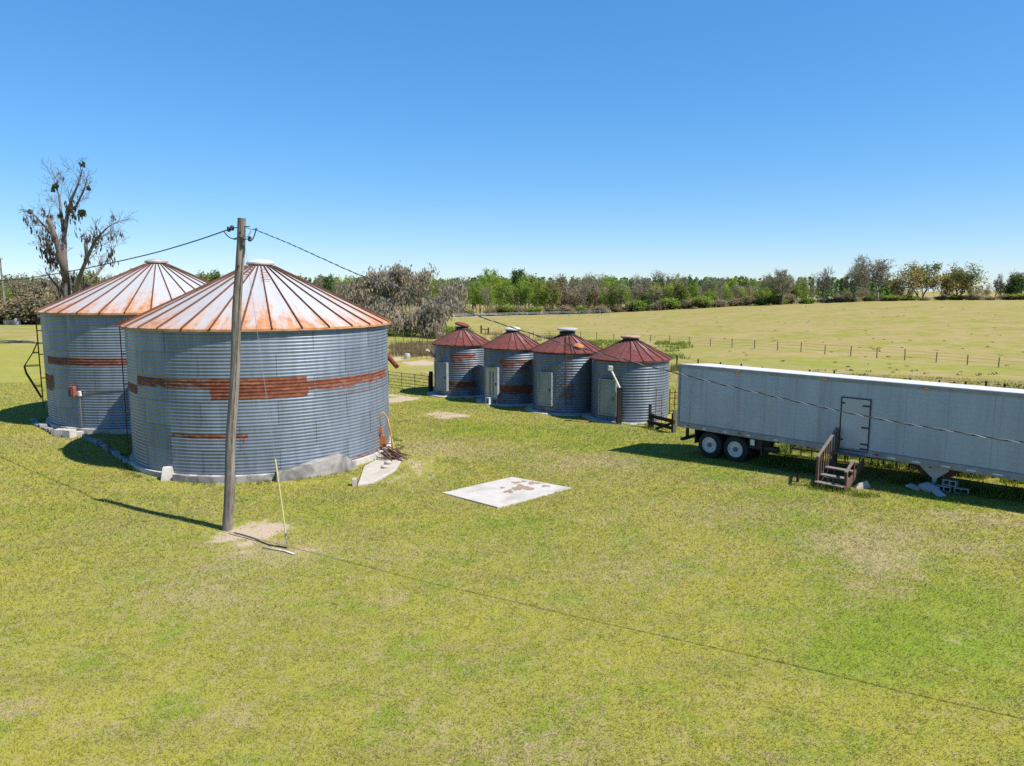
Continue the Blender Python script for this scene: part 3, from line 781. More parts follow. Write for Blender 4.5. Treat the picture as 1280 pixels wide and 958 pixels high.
b2 = small_bin(1, 'small grain bin with a chalky white rust-streaked door, second from far end', [(624, 450, 664, 458, .85, .2), (628, 456, 641, 468, .78, .3), (645, 459, 662, 467, .75, .3), (622, 482, 674, 493, 1.0, .3), (622, 491, 672, 498, .65, .4)],
               lambda b, z: vent_cap(b, z, .46, .14, 'cap_white', 'dark_metal', None, .14), 22)
o_, c_, rot_, w_d, h_d, n_d = panel(b2, 1, 608.5, 460, 622, 497, 'door_white')
for dx_ in (-.12, .16):
    MB().box(c_ + n_d * .055 + rot_ @ Vector((dx_, 0, -.05)), (.05, .03, h_d * .8), rot_).build('rust_strip', M['rust'], o_)
ph_, z_ = cyl_hit(614.5, 503, SM[1]); n_ = Vector((math.cos(ph_), math.sin(ph_), 0)); rot_ = rot_to(n_.x, n_.y)
m = MB(); cc = n_ * (SM[1]['R'] + .22); m.box(cc + Vector((0, 0, .42)), (.38, .35, .08), rot_)
for s in (-1, 1): m.box(cc + rot_ @ Vector((s * .16, 0, 0)) + Vector((0, 0, .22)), (.06, .33, .40), rot_)
m.build('unload_chute', M['white_pvc'], b2)

def cap3(b, z):
    vent_cap(b, z, .50, .20, 'cap', 'dark_metal', (.05, .4), .06, 1.25)
b3 = small_bin(2, 'small grain bin with a ladder up its wall, third from far end', [(670, 505, 742, 512, .35, .5)], cap3, 23)
panel(b3, 2, 674.5, 466.5, 689.5, 505.5, 'door_grey')
phc = cyl_hit(711, 470, SM[2])[0]
bin_ladder(SM[2], phc, .55, SM[2]['ze'] - SM[2]['zb'] + .1, b3, .16, .36, 'rust_dark', .28, .016)
m = MB(); n_ = Vector((math.cos(phc), math.sin(phc), 0)); t_ = Vector((-n_.y, n_.x, 0)); Rq = SM[2]['R']
for zz_ in (1.15, 1.5, 1.85):
    m.tube([n_ * (Rq + .16 + .32 * math.sin(k / 8 * PI)) + t_ * (.34 * -math.cos(k / 8 * PI)) + Vector((0, 0, zz_)) for k in range(9)], .014, 5)
for k in (2, 4, 6):
    m.tube([n_ * (Rq + .16 + .32 * math.sin(k / 8 * PI)) + t_ * (.34 * -math.cos(k / 8 * PI)) + Vector((0, 0, zz_)) for zz_ in (1.1, 1.9)], .014, 5)
m.build('ladder_cage', M['rust'], b3)
Hq = SM[2]['ze'] - SM[2]['zb']
m = MB()
for k in range(6):
    t_ = .12 + .13 * k; a_ = roof_pt(None, Rq + .14, Hq, .4, Hq + .92, phc - .09, t_, .09); b_ = roof_pt(None, Rq + .14, Hq, .4, Hq + .92, phc + .09, t_, .09); m.beam(a_, b_, .03, .03)
m.beam(roof_pt(None, Rq + .14, Hq, .4, Hq + .92, phc - .09, .05, .09), roof_pt(None, Rq + .14, Hq, .4, Hq + .92, phc - .16, .85, .09), .03, .03)
m.beam(roof_pt(None, Rq + .14, Hq, .4, Hq + .92, phc + .09, .05, .09), roof_pt(None, Rq + .14, Hq, .4, Hq + .92, phc + .16, .85, .09), .03, .03)
m.build('roof_ladder', M['rust_dark'], b3)
m = MB(); m.lathe([(.30, -.02), (.30, .10), (.24, .14), (.02, .15)], 18, roof_pt(None, Rq + .14, Hq, .4, Hq + .92, phc + .36, .30), Matrix.Rotation(.42, 3, Vector((-math.sin(phc + .36), math.cos(phc + .36), 0))))
m.build('roof_hatch', M['rust_orange'], b3, 'auto')

b4 = small_bin(3, 'small grain bin nearest the white trailer, with a pale auger tube on its wall', [(745, 515, 800, 522, .2, .5)],
               lambda b, z: vent_cap(b, z, .48, .13, 'cap_tan', 'dark_metal', None, .06, 1.2), 24)
panel(b4, 3, 750.5, 475.5, 769.5, 518, 'door_grey')
q = SM[3]; off = Vector((q['x'], q['y'], q['zb']))
A_ = P(763.5, 462, q['y'] - q['R'] - .25); B_ = P(774.5, 485, q['y'] - q['R'] - .45)
au = MB().tube([A_ - off, B_ - off], .06, 10).build('auger_tube', M['tube_pale'], b4, 'auto')
m = MB(); m.box(A_ - off + Vector((-.02, .05, .06)), (.26, .3, .26)); m.build('auger_head', M['cap'], au, bevel=.03)
D_ = P(775, 486, q['y'] - q['R'] - .30); E_ = ground(774, 531)
m = MB(); zt, zl = D_.z - q['zb'], ht(q['x'], q['y'] - q['R']) - q['zb'] - .1
for s in (-1, 1): m.box((D_.x - off.x + s * .11, -q['R'] - .15, (zt + zl) / 2), (.05, .34, zt - zl))
m.box((D_.x - off.x, -q['R'] - .30, (zt + zl) / 2 - .03), (.2, .04, zt - zl - .06)); m.box((D_.x - off.x, -q['R'] - .16, zt + .03), (.3, .36, .05))
m.build('auger_boot', M['wood_dark'], b4)
# thin rusty rack leaning at the right of this bin
px_ = ground(823, 531); rk = thing('metal_rack', 'thin rusty rod rack standing against the right side of the nearest small bin', 'rack', px_)
m = MB(); hR = 1.75
for dx_, hh in ((-.17, 1.9), (.17, 1.62)):
    m.tube([(dx_, 0, -.05), (dx_ * .8, .12, hh)], .016, 5)
for k in range(6): m.tube([(-.17, .02 * k, .2 + .28 * k), (.17, .02 * k, .2 + .28 * k)], .012, 5)
m.tube([(-.2, .12, 1.9), (.32, .12, 1.9)], .014, 5); m.tube([(.17, .05, .7), (.42, -.2, -.04)], .014, 5)
m.build('frame', M['rust'], rk)

# ------------------------------------------------------------------ concrete pad
m = MB(); cen = sum(PAD, Vector()) / 4
_pf = np.linalg.lstsq(np.array([(p.x - cen.x, p.y - cen.y, 1) for p in PAD]), np.array([p.z - cen.z for p in PAD]), rcond=None)[0]
def pad_tilt(mb): mb.v = [(x_, y_, z_ + _pf[0] * x_ + _pf[1] * y_ + _pf[2]) for x_, y_, z_ in mb.v]; return mb
m.prism([(p.x - cen.x, p.y - cen.y) for p in PAD][::-1], -.25, .045); pad_tilt(m)
pad = m.build('concrete_pad', M['pad'], None, bevel=.01); pad.location = (cen.x, cen.y, cen.z)
tag(pad, 'pale square concrete slab with rusty stains, alone in the lawn', 'concrete pad')
def splat(u, v, ru, rv, seed, nseg=26):
    rg = random.Random(seed); c = ground(u, v); ax = abs(ground(u + ru, v).x - c.x); ay = abs(ground(u, v - rv).y - ground(u, v + rv).y) / 2
    ph0 = rg.uniform(0, 6)
    pts = []
    for k in range(nseg):
        a = 2 * PI * k / nseg; f = 1 + .28 * math.sin(3 * a + ph0) + .18 * math.sin(5 * a + 2 * ph0) + rg.uniform(-.16, .16)
        pts.append((c.x + ax * f * math.cos(a) - cen.x, c.y + ay * f * math.sin(a) - cen.y))
    return pts
for k, (u, v, ru, rv) in enumerate([(652, 612, 12, 3.2), (667, 606, 8, 1.6), (636, 616.5, 6, 2), (645, 605.5, 5, 1.1), (682, 609.5, 5, 1.1), (628, 612, 3, .9), (664, 613.5, 4, 1.2), (655, 604, 3, .7)]):
    pad_tilt(MB().prism(splat(u, v, ru, rv, 40 + k), .03, .0485 + .0012 * k)).build('dirt_patch', M['rusty_stain'], pad)

# sloping apron slab right of the big bin
cen2 = sum(SLAB, Vector()) / len(SLAB)
m = MB(); m.prism([(p.x - cen2.x, p.y - cen2.y) for p in SLAB][::-1] if False else [(p.x - cen2.x, p.y - cen2.y) for p in SLAB], -.3, .09)
sl = m.build('concrete_apron', M['concrete_pale'], None, bevel=.03); sl.location = (cen2.x, cen2.y, cen2.z)
tag(sl, 'narrow pale concrete apron beside the right foot of the nearest big bin', 'concrete apron')

def block(name, u, v, d, mat, label, cat, rz=0, group=None, sink=.05, taper=None, tilt=0, dz=0):
    p = ground(u, v); m = MB(); x_, y_, z_ = d
    if taper: 
        vs = [(-x_ / 2, -y_ / 2, -sink), (x_ / 2, -y_ / 2, -sink), (x_ / 2, y_ / 2, -sink), (-x_ / 2, y_ / 2, -sink)]
        vs += [(a * taper, b * taper, z_) for a, b, _ in vs]
        m.add(vs, [(0, 3, 2, 1), (4, 5, 6, 7), (0, 1, 5, 4), (1, 2, 6, 5), (2, 3, 7, 6), (3, 0, 4, 7)])
    else: m.box((0, 0, (z_ - sink) / 2), (x_, y_, z_ + sink))
    o = m.build(name, M[mat], None, bevel=.015); o.location = p + Vector((0, 0, dz)); o.rotation_euler = (tilt, tilt * .6, rz)
    return tag(o, label, cat, group)
block('concrete_pier', 210.5, 599, (.50, .42, .46), 'concrete', 'tapered concrete pier block at the left foot of the nearest big bin', 'concrete block', .35, None, .05, .66)
block('curb_block', 443, 607, (.16, .2, .26), 'concrete_pale', 'small upright pale block at the corner of the apron slab', 'concrete block', .2)
GB = 'pale blocks along the footing of the far left bin'
for (u, v, s, lab) in ((76, 545, .38, 'leftmost pale block along the footing of the far left bin'), (87, 547, .44, 'upright pale block with a squared face, middle of the footing row'),
                       (99, 546, .30, 'low flat pale block at the right end of the footing row')):
    block('footing_block', u, v, (s * 1.1, s * .8, s * .85), 'concrete', lab, 'concrete block', rnd.uniform(-.5, .5), GB)
# broken edging between the two bins
def edging(name, pxs, mat, label, w=.26, h=.14, jit=.06):
    pts = [ground(*q_) for q_ in pxs]; c = pts[0].copy(); root = thing(name, label, 'edging', c); m = MB(); rg = random.Random(5)
    for a, b in zip(pts[:-1], pts[1:]):
        L_ = (b - a).length; k = max(1, int(L_ / .42)); 
        for j in range(k):
            p0 = a.lerp(b, j / k); p1 = a.lerp(b, (j + .93) / k)
            q0 = p0 - c + Vector((rg.uniform(-jit, jit), rg.uniform(-jit, jit), rg.uniform(-.03, .05))); q1 = p1 - c + Vector((rg.uniform(-jit, jit), rg.uniform(-jit, jit), rg.uniform(-.03, .05)))
            m.beam(q0, q1, w * rg.uniform(.7, 1.2), h * 2 * rg.uniform(.7, 1.2))
    m.build('kerb_stone', M[mat], root, bevel=.02); return root
edging('stone_edging', [(40, 527), (58, 537), (70, 543)], 'concrete_dark', 'dark rubble edging at the shaded left foot of the far left bin', .3, .12)
edging('stone_edging', [(104, 546), (125, 556), (146, 570), (160, 580)], 'concrete_dark', 'curved mossy stone edging running between the two big bins', .26, .13)
edging('stone_edging', [(160, 580), (175, 587), (198, 594)], 'concrete_pale', 'broken white edging pieces beside the tapered pier block', .2, .07, .08)
# stones on apron
for k, (u, v) in enumerate(((481, 588), (485, 583))):
    p = ground(u, v); m = MB(); m.lathe([(.02, -.02), (.10, .0), (.13, .06), (.09, .12), (.02, .14)], 8); o = m.build('stone', M['concrete_pale'], None, True); o.location = p + Vector((0, 0, .09)); o.scale = (1.2, .9, .8 + .2 * k)
    tag(o, ('nearer' if k == 0 else 'farther') + ' of two small pale stones on the concrete apron', 'stone')
# scrap pile
pp = ground(492, 576); sp_ = thing('scrap_pile', 'heap of rusty bars and sticks lying on the apron by the big bin', 'scrap pile', pp)
m = MB(); m2 = MB(); rg = random.Random(3)
for k in range(34):
    a = Vector((rg.uniform(-.75, .1), rg.uniform(-.4, .7), rg.uniform(.2, .75))); L_ = rg.uniform(.5, 1.05); d_ = Vector((rg.uniform(.5, .8), rg.uniform(-.5, .2), rg.uniform(-.75, -.3))).normalized()
    b = a + d_ * L_
    b.z = max(b.z, .12)
    (m if k % 3 else m2).beam(a, b, rg.uniform(.03, .07), rg.uniform(.02, .05))
m.build('rusty_bar', M['rust_dark'], sp_); m2.build('stick', M['wood_red'], sp_); sp_.scale = (.82, .82, .8)
pp = ground(488, 572) + Vector((-.3, .3, 0)); hp = thing('bent_pipe', 'tall bent yellow and rust pipe frame leaning behind the scrap heap', 'pipe frame', pp)
m = MB(); m.tube([(-.35, 0, 0), (-.3, .0, 1.2), (-.2, 0, 1.72), (.0, 0, 1.86), (.16, 0, 1.62), (.3, 0, .9), (.36, 0, .05)], .035, 8); m.build('hoop', M['yellow_old'], hp, True)
m = MB(); m.tube([(-.33, .1, .5), (.33, -.1, .55)], .03, 6); m.box((-.1, .1, .62), (.34, .18, .5)); m.box((-.16, .0, 1.1), (.2, .1, .3)); m.build('bracket', M['rust_orange'], hp, bevel=.02)
# rusty chute behind the bin, seen at its right edge (a part of the bin)
m = MB(); A_ = P(480, 440, 33.2); B_ = P(496, 458.5, 32.2); off = Vector((BIG['x'], BIG['y'], bz)); m.tube([A_ - off, B_ - off], .11, 10); m.build('unload_spout', M['rust'], bg, 'auto')

# ------------------------------------------------------------------ utility pole, guy and wires
pb = ground(284, 662); pt = P(302, 273, pb.y)
up = thing('utility_pole', 'tall weathered wooden utility pole in front of the nearest big bin', 'utility pole', pb)
top = pt - pb
m = MB(); kk = 14
pts = [Vector((0, 0, -.4))] + [top * (k / kk) + Vector((.02 * math.sin(k * 1.1), 0, 0)) for k in range(kk + 1)]
m.tube(pts, [.155] + [.150 - .038 * k / kk for k in range(kk + 1)], 16); m.build('shaft', M['pole'], up, 'auto')
def at_pole(v): 
    t = (v - 662) / (273 - 662); return top * t
W0 = at_pole(283); W1 = at_pole(298)
m = MB()
MB().tube([W0 + Vector((-.3, .1, -.03)), W0 + Vector((.28, -.12, .0))], .014, 6).build('through_rod', M['dark_metal'], up); MB().tube([W1 + Vector((-.2, 0, 0)), W1 + Vector((.26, -.1, 0))], .014, 6).build('through_rod', M['dark_metal'], up)
for v_ in (290, 296, 330): MB().box(at_pole(v_) + Vector((.02, -.125, 0)), (.05, .05, .05)).build('bolt', M['dark_metal'], up)
MB().box(at_pole(302) + Vector((.08, -.1, 0)), (.05, .08, .28)).build('bracket', M['dark_metal'], up)
for c_ in (W0 + Vector((-.30, .12, -.03)), W0 + Vector((-.42, .18, -.06)), W1 + Vector((.30, -.12, 0))): MB().lathe([(.02, -.07), (.05, -.05), (.055, -.01), (.035, .0), (.055, .02), (.05, .06), (.02, .08)], 12, c_).build('insulator', M['insulator'], up, True)
# drip loops
LA = W0 + Vector((-.62, .32, -.10)); RA = W0 + Vector((.42, -.24, -.08))
def loop(a, b, sag, k=12): return [a.lerp(b, j / k) + Vector((0, 0, -sag * 4 * (j / k) * (1 - j / k))) for j in range(k + 1)]
m = MB(); m.tube(loop(LA, W1 + Vector((-.12, .05, .05)), .10), .014, 6); m.tube(loop(W1 + Vector((.26, -.1, .02)), RA + Vector((.1, -.05, .02)), .16), .016, 6)
m.tube(loop(W0 + Vector((.1, -.05, .02)), RA + Vector((.12, 0, 0)), .05), .008, 5); m.tube(loop(W1 + Vector((.1, -.08, .1)), W0 + Vector((.34, -.2, -.12)), .10), .008, 5); m.build('drip_loop', M['cable'], up)
def wire(name, pts, r, mat, label):
    c = pts[0]; sm = []
    # smooth quadratic resampling
    n_ = len(pts)
    for a in range(n_ - 1):
        p0 = pts[max(a - 1, 0)]; p1 = pts[a]; p2 = pts[a + 1]; p3 = pts[min(a + 2, n_ - 1)]
        for j in range(8):
            t = j / 8
            sm.append(.5 * ((2 * p1) + (p2 - p0) * t + (2 * p0 - 5 * p1 + 4 * p2 - p3) * t * t + (3 * p1 - p0 - 3 * p2 + p3) * t ** 3) - c)
    sm.append(pts[-1] - c)
    o = MB().tube(sm, r, 6).build(name, M[mat], None, True); o.location = c
    return tag(o, label, 'wire')
def along(t, z, d, o0): return Vector((o0.x + d[0] * t, o0.y + d[1] * t, z))
wp = pb + W0
dl = (-.813, .582)
def wire_pt(u, v, d, o0):
    a, y_, z_ = ray(u, v); k = a / y_; t = (k * o0.y - o0.x) / (d[0] - k * d[1]); Y_ = o0.y + d[1] * t
    return Vector((k * Y_, Y_, CAMZ + z_ * Y_ / y_))
Lst = [pb + W0 + Vector((-.3, .12, -.03))] + [wire_pt(u, v, dl, wp) for u, v in ((250, 299.5), (200, 314.5), (150, 326.5), (100, 337), (50, 345.5), (0, 351))]
e_ = Lst[-1]; Lst += [e_ + Vector((dl[0] * 12, dl[1] * 12, .1)), e_ + Vector((dl[0] * 26, dl[1] * 26, 1.0))]
wire('power_line', Lst, .017, 'cable', 'black overhead power line running left from the wooden pole over the bins')
dr_ = (.862, -.507)
Rst = [pb + RA] + [wire_pt(u, v, dr_, wp) for u, v in ((360, 304), (400, 322), (450, 344), (500, 360), (560, 381.5), (620, 403), (700, 428), (800, 455), (900, 480), (1000, 503), (1100, 524), (1200, 541), (1280, 553.5))]
e_ = Rst[-1]; Rst += [e_ + Vector((dr_[0] * 3, dr_[1] * 3, -.12)), e_ + Vector((dr_[0] * 7, dr_[1] * 7, -.05))]
def twisted(pts, label):
    n_ = len(pts); sm = []
    for a in range(n_ - 1):
        p0 = pts[max(a - 1, 0)]; p1 = pts[a]; p2 = pts[a + 1]; p3 = pts[min(a + 2, n_ - 1)]
        for j in range(60):
            t = j / 60; sm.append(.5 * ((2 * p1) + (p2 - p0) * t + (2 * p0 - 5 * p1 + 4 * p2 - p3) * t * t + (3 * p1 - p0 - 3 * p2 + p3) * t ** 3))
    c = sm[0]; g = thing('power_line', label, 'wire', c); s_ = 0; L_ = [0]
    for a, b in zip(sm[:-1], sm[1:]): s_ += (b - a).length; L_.append(s_)
    for k, (mt, rr_) in enumerate((('cable', .0095), ('steel_wire', .0065))):
        pt_ = []
        for q_, s_ in zip(sm, L_):
            an = s_ * 2 * PI / .45 + PI * k; hx_ = Vector((.507, .862, 0)); pt_.append(q_ - c + hx_ * math.cos(an) * .009 + Vector((0, 0, math.sin(an) * .009)))
        MB().tube(pt_, rr_, 5).build('strand', M[mt], g, True)
twisted(Rst, 'twisted overhead power line sagging right from the wooden pole past the trailer')
gb = ground(360, 687); gt = pb + at_pole(296) + Vector((.12, -.08, 0))
gw = thing('guy_wire', 'steel guy wire with a yellow guard, anchored beside the wooden pole', 'guy wire', gb)
d_ = gt - gb
MB().tube([(0, 0, 0), d_], .006, 5).build('strand', M['steel_wire'], gw)
tt = .285
MB().tube([d_ * .035, d_ * tt], .024, 8).build('guard', M['guard_yellow'], gw, 'auto')
m = MB(); m.tube([(0, 0, -.1), d_ * .05], .018, 6); m.tube(loop(d_ * .02, d_ * .06 + Vector((.05, 0, 0)), .02, 6), .012, 5); m.box(d_ * .045, (.07, .05, .12)); m.build('anchor_rod', M['steel_wire'], gw)
cpts = [ground(u, v) + Vector((0, 0, .025)) for u, v in ((293, 667), (305, 670), (318, 674), (328, 679), (338, 683), (350, 684), (358, 686))]
o = MB().tube([p - cpts[0] for p in cpts], .014, 6).build('ground_cable', M['cable'], None, True); o.location = cpts[0]; tag(o, 'black cable lying on the bare sand by the pole foot', 'cable')
cpts = [ground(u, v) + Vector((0, 0, .04)) for u, v in ((328, 686), (345, 688.5), (357, 691), (367, 694.5))]
o = MB().tube([p - cpts[0] for p in cpts], .02, 8).build('plastic_pipe', M['white_pvc'], None, True); o.location = cpts[0]; tag(o, 'short white plastic pipe lying in front of the guy wire anchor', 'pipe')

# ------------------------------------------------------------------ trailer
TX, TY = 6.93, 29.06; TR = math.atan2(-.717, .70)
tr = thing('semi_trailer', 'long silver box trailer with a white roof, parked at the right', 'trailer', (TX, TY, 0), TR)
Z0, Z1, TL, TW = 1.36, 3.93, 14.6, 2.4
LEAN = .16   # the old box has settled away from the yard
def trailer_side():
    t = NT('aged_aluminium_side'); o = t.obj()
    sx = t.n('ShaderNodeSeparateXYZ'); t.L(o, sx.inputs[0])
    c = t.mix(t.ramp(t.noise(t.scale(o, (1, 1, .25)), 1.4, 5, .6), .3, .7), (.33, .395, .49), (.28, .335, .42))
    pl = t.math('FRACT', t.math('MULTIPLY', sx.outputs[0], .82)); c = t.mix(t.ramp(pl, .0, .035, .75, 0), c, (.20, .23, .28))
    hl = t.math('FRACT', t.math('MULTIPLY', sx.outputs[2], 6.0)); c = t.mix(t.ramp(hl, .0, .25, .40, 0), c, (.26, .305, .375))
    c = t.mix(t.ramp(t.noise(t.scale(o, (.3, 1, 3)), 2.2, 5, .7), .56, .75, 0, .35), c, (.42, .44, .46))
    c = t.mix(t.ramp(t.noise(t.scale(o, (2, 1, .10)), 1.6, 4, .6), .50, .75, 0, .45), c, (.19, .19, .19))
    t.set(col=c, rough=.45, metal=.35); t.bump(t.noise(t.scale(o, (4, 1, 1)), 1.2, 3), .12, .03); return t.m
M['trailer'] = trailer_side()
M['trailer_roof'] = simple('white_trailer_roof', (0.528, 0.520, 0.504), (0.448, 0.436, 0.408), .5, 0, 1.5)
M['trailer_rail'] = simple('grey_bottom_rail', (.27, .285, .31), (.20, .21, .23), .5, .4, 3, (1, 1, .4))
M['reflector_white'] = simple('white_reflective_tape', (.68, .68, .68), (.55, .55, .55), .4)
M['reflector_red'] = simple('red_reflector', (.25, .05, .04), (.18, .04, .03), .4)
M['marker'] = simple('amber_marker_lens', (.55, .20, .03), (.4, .13, .02), .4)
M['door_alu'] = simple('pale_aluminium_door', (.38, .42, .47), (.33, .365, .41), .45, .3, 1.4, (1, 1, .4))
def slab_x(poly, x0, x1):
    k = len(poly); vs = [(x0, y_, z_) for y_, z_ in poly] + [(x1, y_, z_) for y_, z_ in poly]
    return MB().add(vs, [tuple(range(k)), tuple(reversed(range(k, 2 * k)))] + [(i_, k + i_, k + (i_ + 1) % k, (i_ + 1) % k) for i_ in range(k)])
slab_x([(0, Z0 + .18), (0, Z1), (TW, Z1 - LEAN), (TW, Z0 + .18)], 0, TL).build('box_body', M['trailer'], tr, bevel=.03)
slab_x([(.02, Z1 - .02), (.02, Z1 + .04), (TW - .02, Z1 + .04 - LEAN), (TW - .02, Z1 - .02 - LEAN)], -.02, TL + .02).build('roof', M['trailer_roof'], tr, bevel=.02)
m = MB(); m.box((TL / 2, -.012, Z1 - .045), (TL + .03, .03, .13)); m.box((TL / 2, TW + .012, Z1 - .045 - LEAN), (TL + .03, .03, .13)); m.build('top_rail', M['trailer_rail'], tr)
m = MB(); m.box((TL / 2, .005, Z0 + .09), (TL, .09, .2)); m.box((TL / 2, TW - .005, Z0 + .09), (TL, .09, .2)); m.box((TL / 2, TW / 2, Z0 + .06), (TL - .1, TW - .1, .10)); m.build('bottom_rail', M['trailer_rail'], tr)
m = MB()
for s in (0.02, TW - .02):
    m.box((-.02, s, (Z0 + Z1 - LEAN * s / TW) / 2), (.10, .10, Z1 - Z0 - LEAN * s / TW))
m.box((-.02, TW / 2, Z0 + .08), (.10, TW, .16)); m.build('rear_frame', M['trailer_rail'], tr, bevel=.01)
m = MB()
for s in (.32, .68): m.box((-.045, TW * s + (0 if s < .5 else 0), (Z0 + Z1) / 2 - .03), (.04, TW * .34 + .06, Z1 - Z0 - .42))
m.build('rear_door', M['trailer'], tr)
for x_ in (.25, 1.1, 2.0, 3.0, 4.1, 8.1, 8.85, 9.7, 10.4, 11.1, 12.0, 12.9):
    MB().box((x_ + .12, -.047, Z0 + .07), (.26 if x_ > 8 else .16, .012, .045)).build('reflector', M['reflector_white'], tr)
for x_ in (.45, 2.75, 7.75): MB().box((x_, -.047, Z0 + .10), (.14, .014, .05)).build('reflector', M['reflector_red'], tr)
for x_ in (2.55, 5.9, 9.1): MB().box((x_, -.045, Z1 - .10), (.14, .05, .06)).build('marker_lamp', M['marker'], tr, bevel=.01)
# side door
dz0, dz1 = 1.50, 3.28
do = MB().box((6.98, -.012, (dz0 + dz1) / 2), (.92, .03, dz1 - dz0)).build('side_door', M['door_alu'], tr, bevel=.008)
m = MB()
for x_ in (6.50, 7.46): m.box((x_, -.02, (dz0 + dz1) / 2), (.024, .05, dz1 - dz0 + .07))
m.box((6.98, -.02, dz1 + .02), (.93, .048, .03)); m.box((6.98, -.02, dz0 - .02), (.93, .048, .035)); m.build('door_frame', M['dark_metal'], do)
for z_ in (3.07, 2.32, 1.75, 1.58):
    MB().box((7.34, -.036, z_), (.26, .03, .05)).build('hinge', M['dark_metal'], do)
for z_ in (3.10, 1.82): MB().box((6.56, -.036, z_), (.12, .03, .05)).build('latch', M['dark_metal'], do)
# running gear
def wheel(x_, y_, flip=1):
    w = MB(); R_ = .52
    prof = [(.30, -.13), (.46, -.14), (.51, -.11), (.52, -.05), (.52, .05), (.51, .11), (.46, .14), (.30, .13)]
    rot = Matrix.Rotation(-PI / 2 * flip, 3, 'X')
    r_ = MB()
    r_.lathe([(.29, -.10), (.315, -.125), (.315, -.14), (.285, -.14), (.265, -.06), (.14, -.035), (.13, -.05), (.05, -.05)], 28, (0, 0, 0), rot)
    ww = w.lathe(prof + [(.28, .10), (.28, -.10), (.30, -.13)], 32, (0, 0, 0), rot, False).build('wheel', M['tyre'], tr, 'auto')
    ww.location = (x_, y_, .79)
    r_.build('rim', M['rim'], ww, 'auto')
    h_ = MB(); h_.lathe([(.095, -.05), (.085, -.15), (.04, -.17)], 16, (0, 0, 0), rot)
    for k in range(8):
        a = 2 * PI * k / 8; c_ = rot @ Vector((.12 * math.cos(a), .12 * math.sin(a), -.05)); h_.box(c_, (.026, .05, .026)) 
    for k in range(8):
        a = 2 * PI * (k + .5) / 8; c_ = rot @ Vector((.225 * math.cos(a), .225 * math.sin(a), -.055)); h_.lathe([(.034, .02), (.034, -.022)], 8, c_, rot)
    h_.build('hub', M['hub'], ww)
for x_ in (1.43, 2.56):
    wheel(x_, .16, 1); wheel(x_, .47, 1); wheel(x_, TW - .16, -1); wheel(x_, TW - .47, -1)
m = MB()
for x_ in (1.43, 2.56): m.tube([(x_, .3, .79), (x_, TW - .3, .79)], .07, 10)
m.box((2.0, TW / 2 - .5, 1.12), (2.8, .14, .38)); m.box((2.0, TW / 2 + .5, 1.12), (2.8, .14, .38))
m.box((3.3, .30, 1.12), (.5, .3, .4)); m.tube([(3.3, .25, .98), (4.2, .25, .98)], .13, 12)
m.box((3.62, .35, 1.0), (.05, .6, .62)); m.box((.75, .35, 1.05), (.04, .6, .6)); m.build('axle_assembly', M['dark_metal'], tr)
MB().box((3.27, .03, 1.18), (.16, .03, .22)).build('gear_plate', M['reflector_white'], tr)
m = MB()
for y_ in (.5, TW - .5): m.box((.12, y_, 1.1), (.1, .1, .56))
m.box((.1, TW / 2, .82), (.12, TW - .2, .12)); m.box((.5, TW / 2, 1.2), (.8, .2, .2)); m.build('rear_bumper', M['dark_metal'], tr)
# landing gear
lgx = 9.42; m = MB()
for y_ in (.45, TW - .45):
    m.box((lgx, y_, 1.0), (.13, .13, .9)); m.box((lgx, y_, .62), (.10, .10, .5)); m.box((lgx, y_, .47), (.32, .28, .06)); m.build('landing_leg', M['door_alu'], tr); m = MB()
for y_ in (.37,):
    m.add([(lgx - .55, y_, Z0 - .03), (lgx + .55, y_, Z0 - .03), (lgx + .10, y_, .92), (lgx - .10, y_, .92), (lgx - .55, y_ + .03, Z0 - .03), (lgx + .55, y_ + .03, Z0 - .03), (lgx + .10, y_ + .03, .92), (lgx - .10, y_ + .03, .92)],
          [(0, 3, 2, 1), (4, 5, 6, 7), (0, 1, 5, 4), (1, 2, 6, 5), (2, 3, 7, 6), (3, 0, 4, 7)])
lg = m.build('landing_gear_plate', M['door_alu'], tr)
m = MB(); m.tube([(lgx, .45, 1.15), (lgx, TW - .45, 1.15)], .03, 8); m.beam((lgx - .05, .6, Z0), (lgx - .5, .7, Z0 - .05), .3, .3); m.beam((lgx, .5, .7), (lgx + .9, .5, Z0), .05, .05); m.beam((lgx, TW - .5, .7), (lgx - .9, TW - .5, Z0), .05, .05)
m.beam((lgx - .68, .5, Z0 - .02), (lgx - .26, .5, .98), .10, .22); m.beam((lgx + .70, .5, Z0 - .02), (lgx + .26, .5, .98), .10, .22); m.build('brace', M['rust_dark'], lg)
m = MB()
for k in range(24): m.box((.8 + .57 * k, TW / 2, Z0 - .03), (.06, TW - .15, .1))
m.build('cross_member', M['dark_metal'], tr)
TM = Matrix.Translation((TX, TY, 0)) @ Matrix.Rotation(TR, 4, 'Z')
def tw(x_, y_, z_=None, dz=0):
    p = TM @ Vector((x_, y_, 0)); p.z = ht(p.x, p.y) + dz if z_ is None else z_; return p

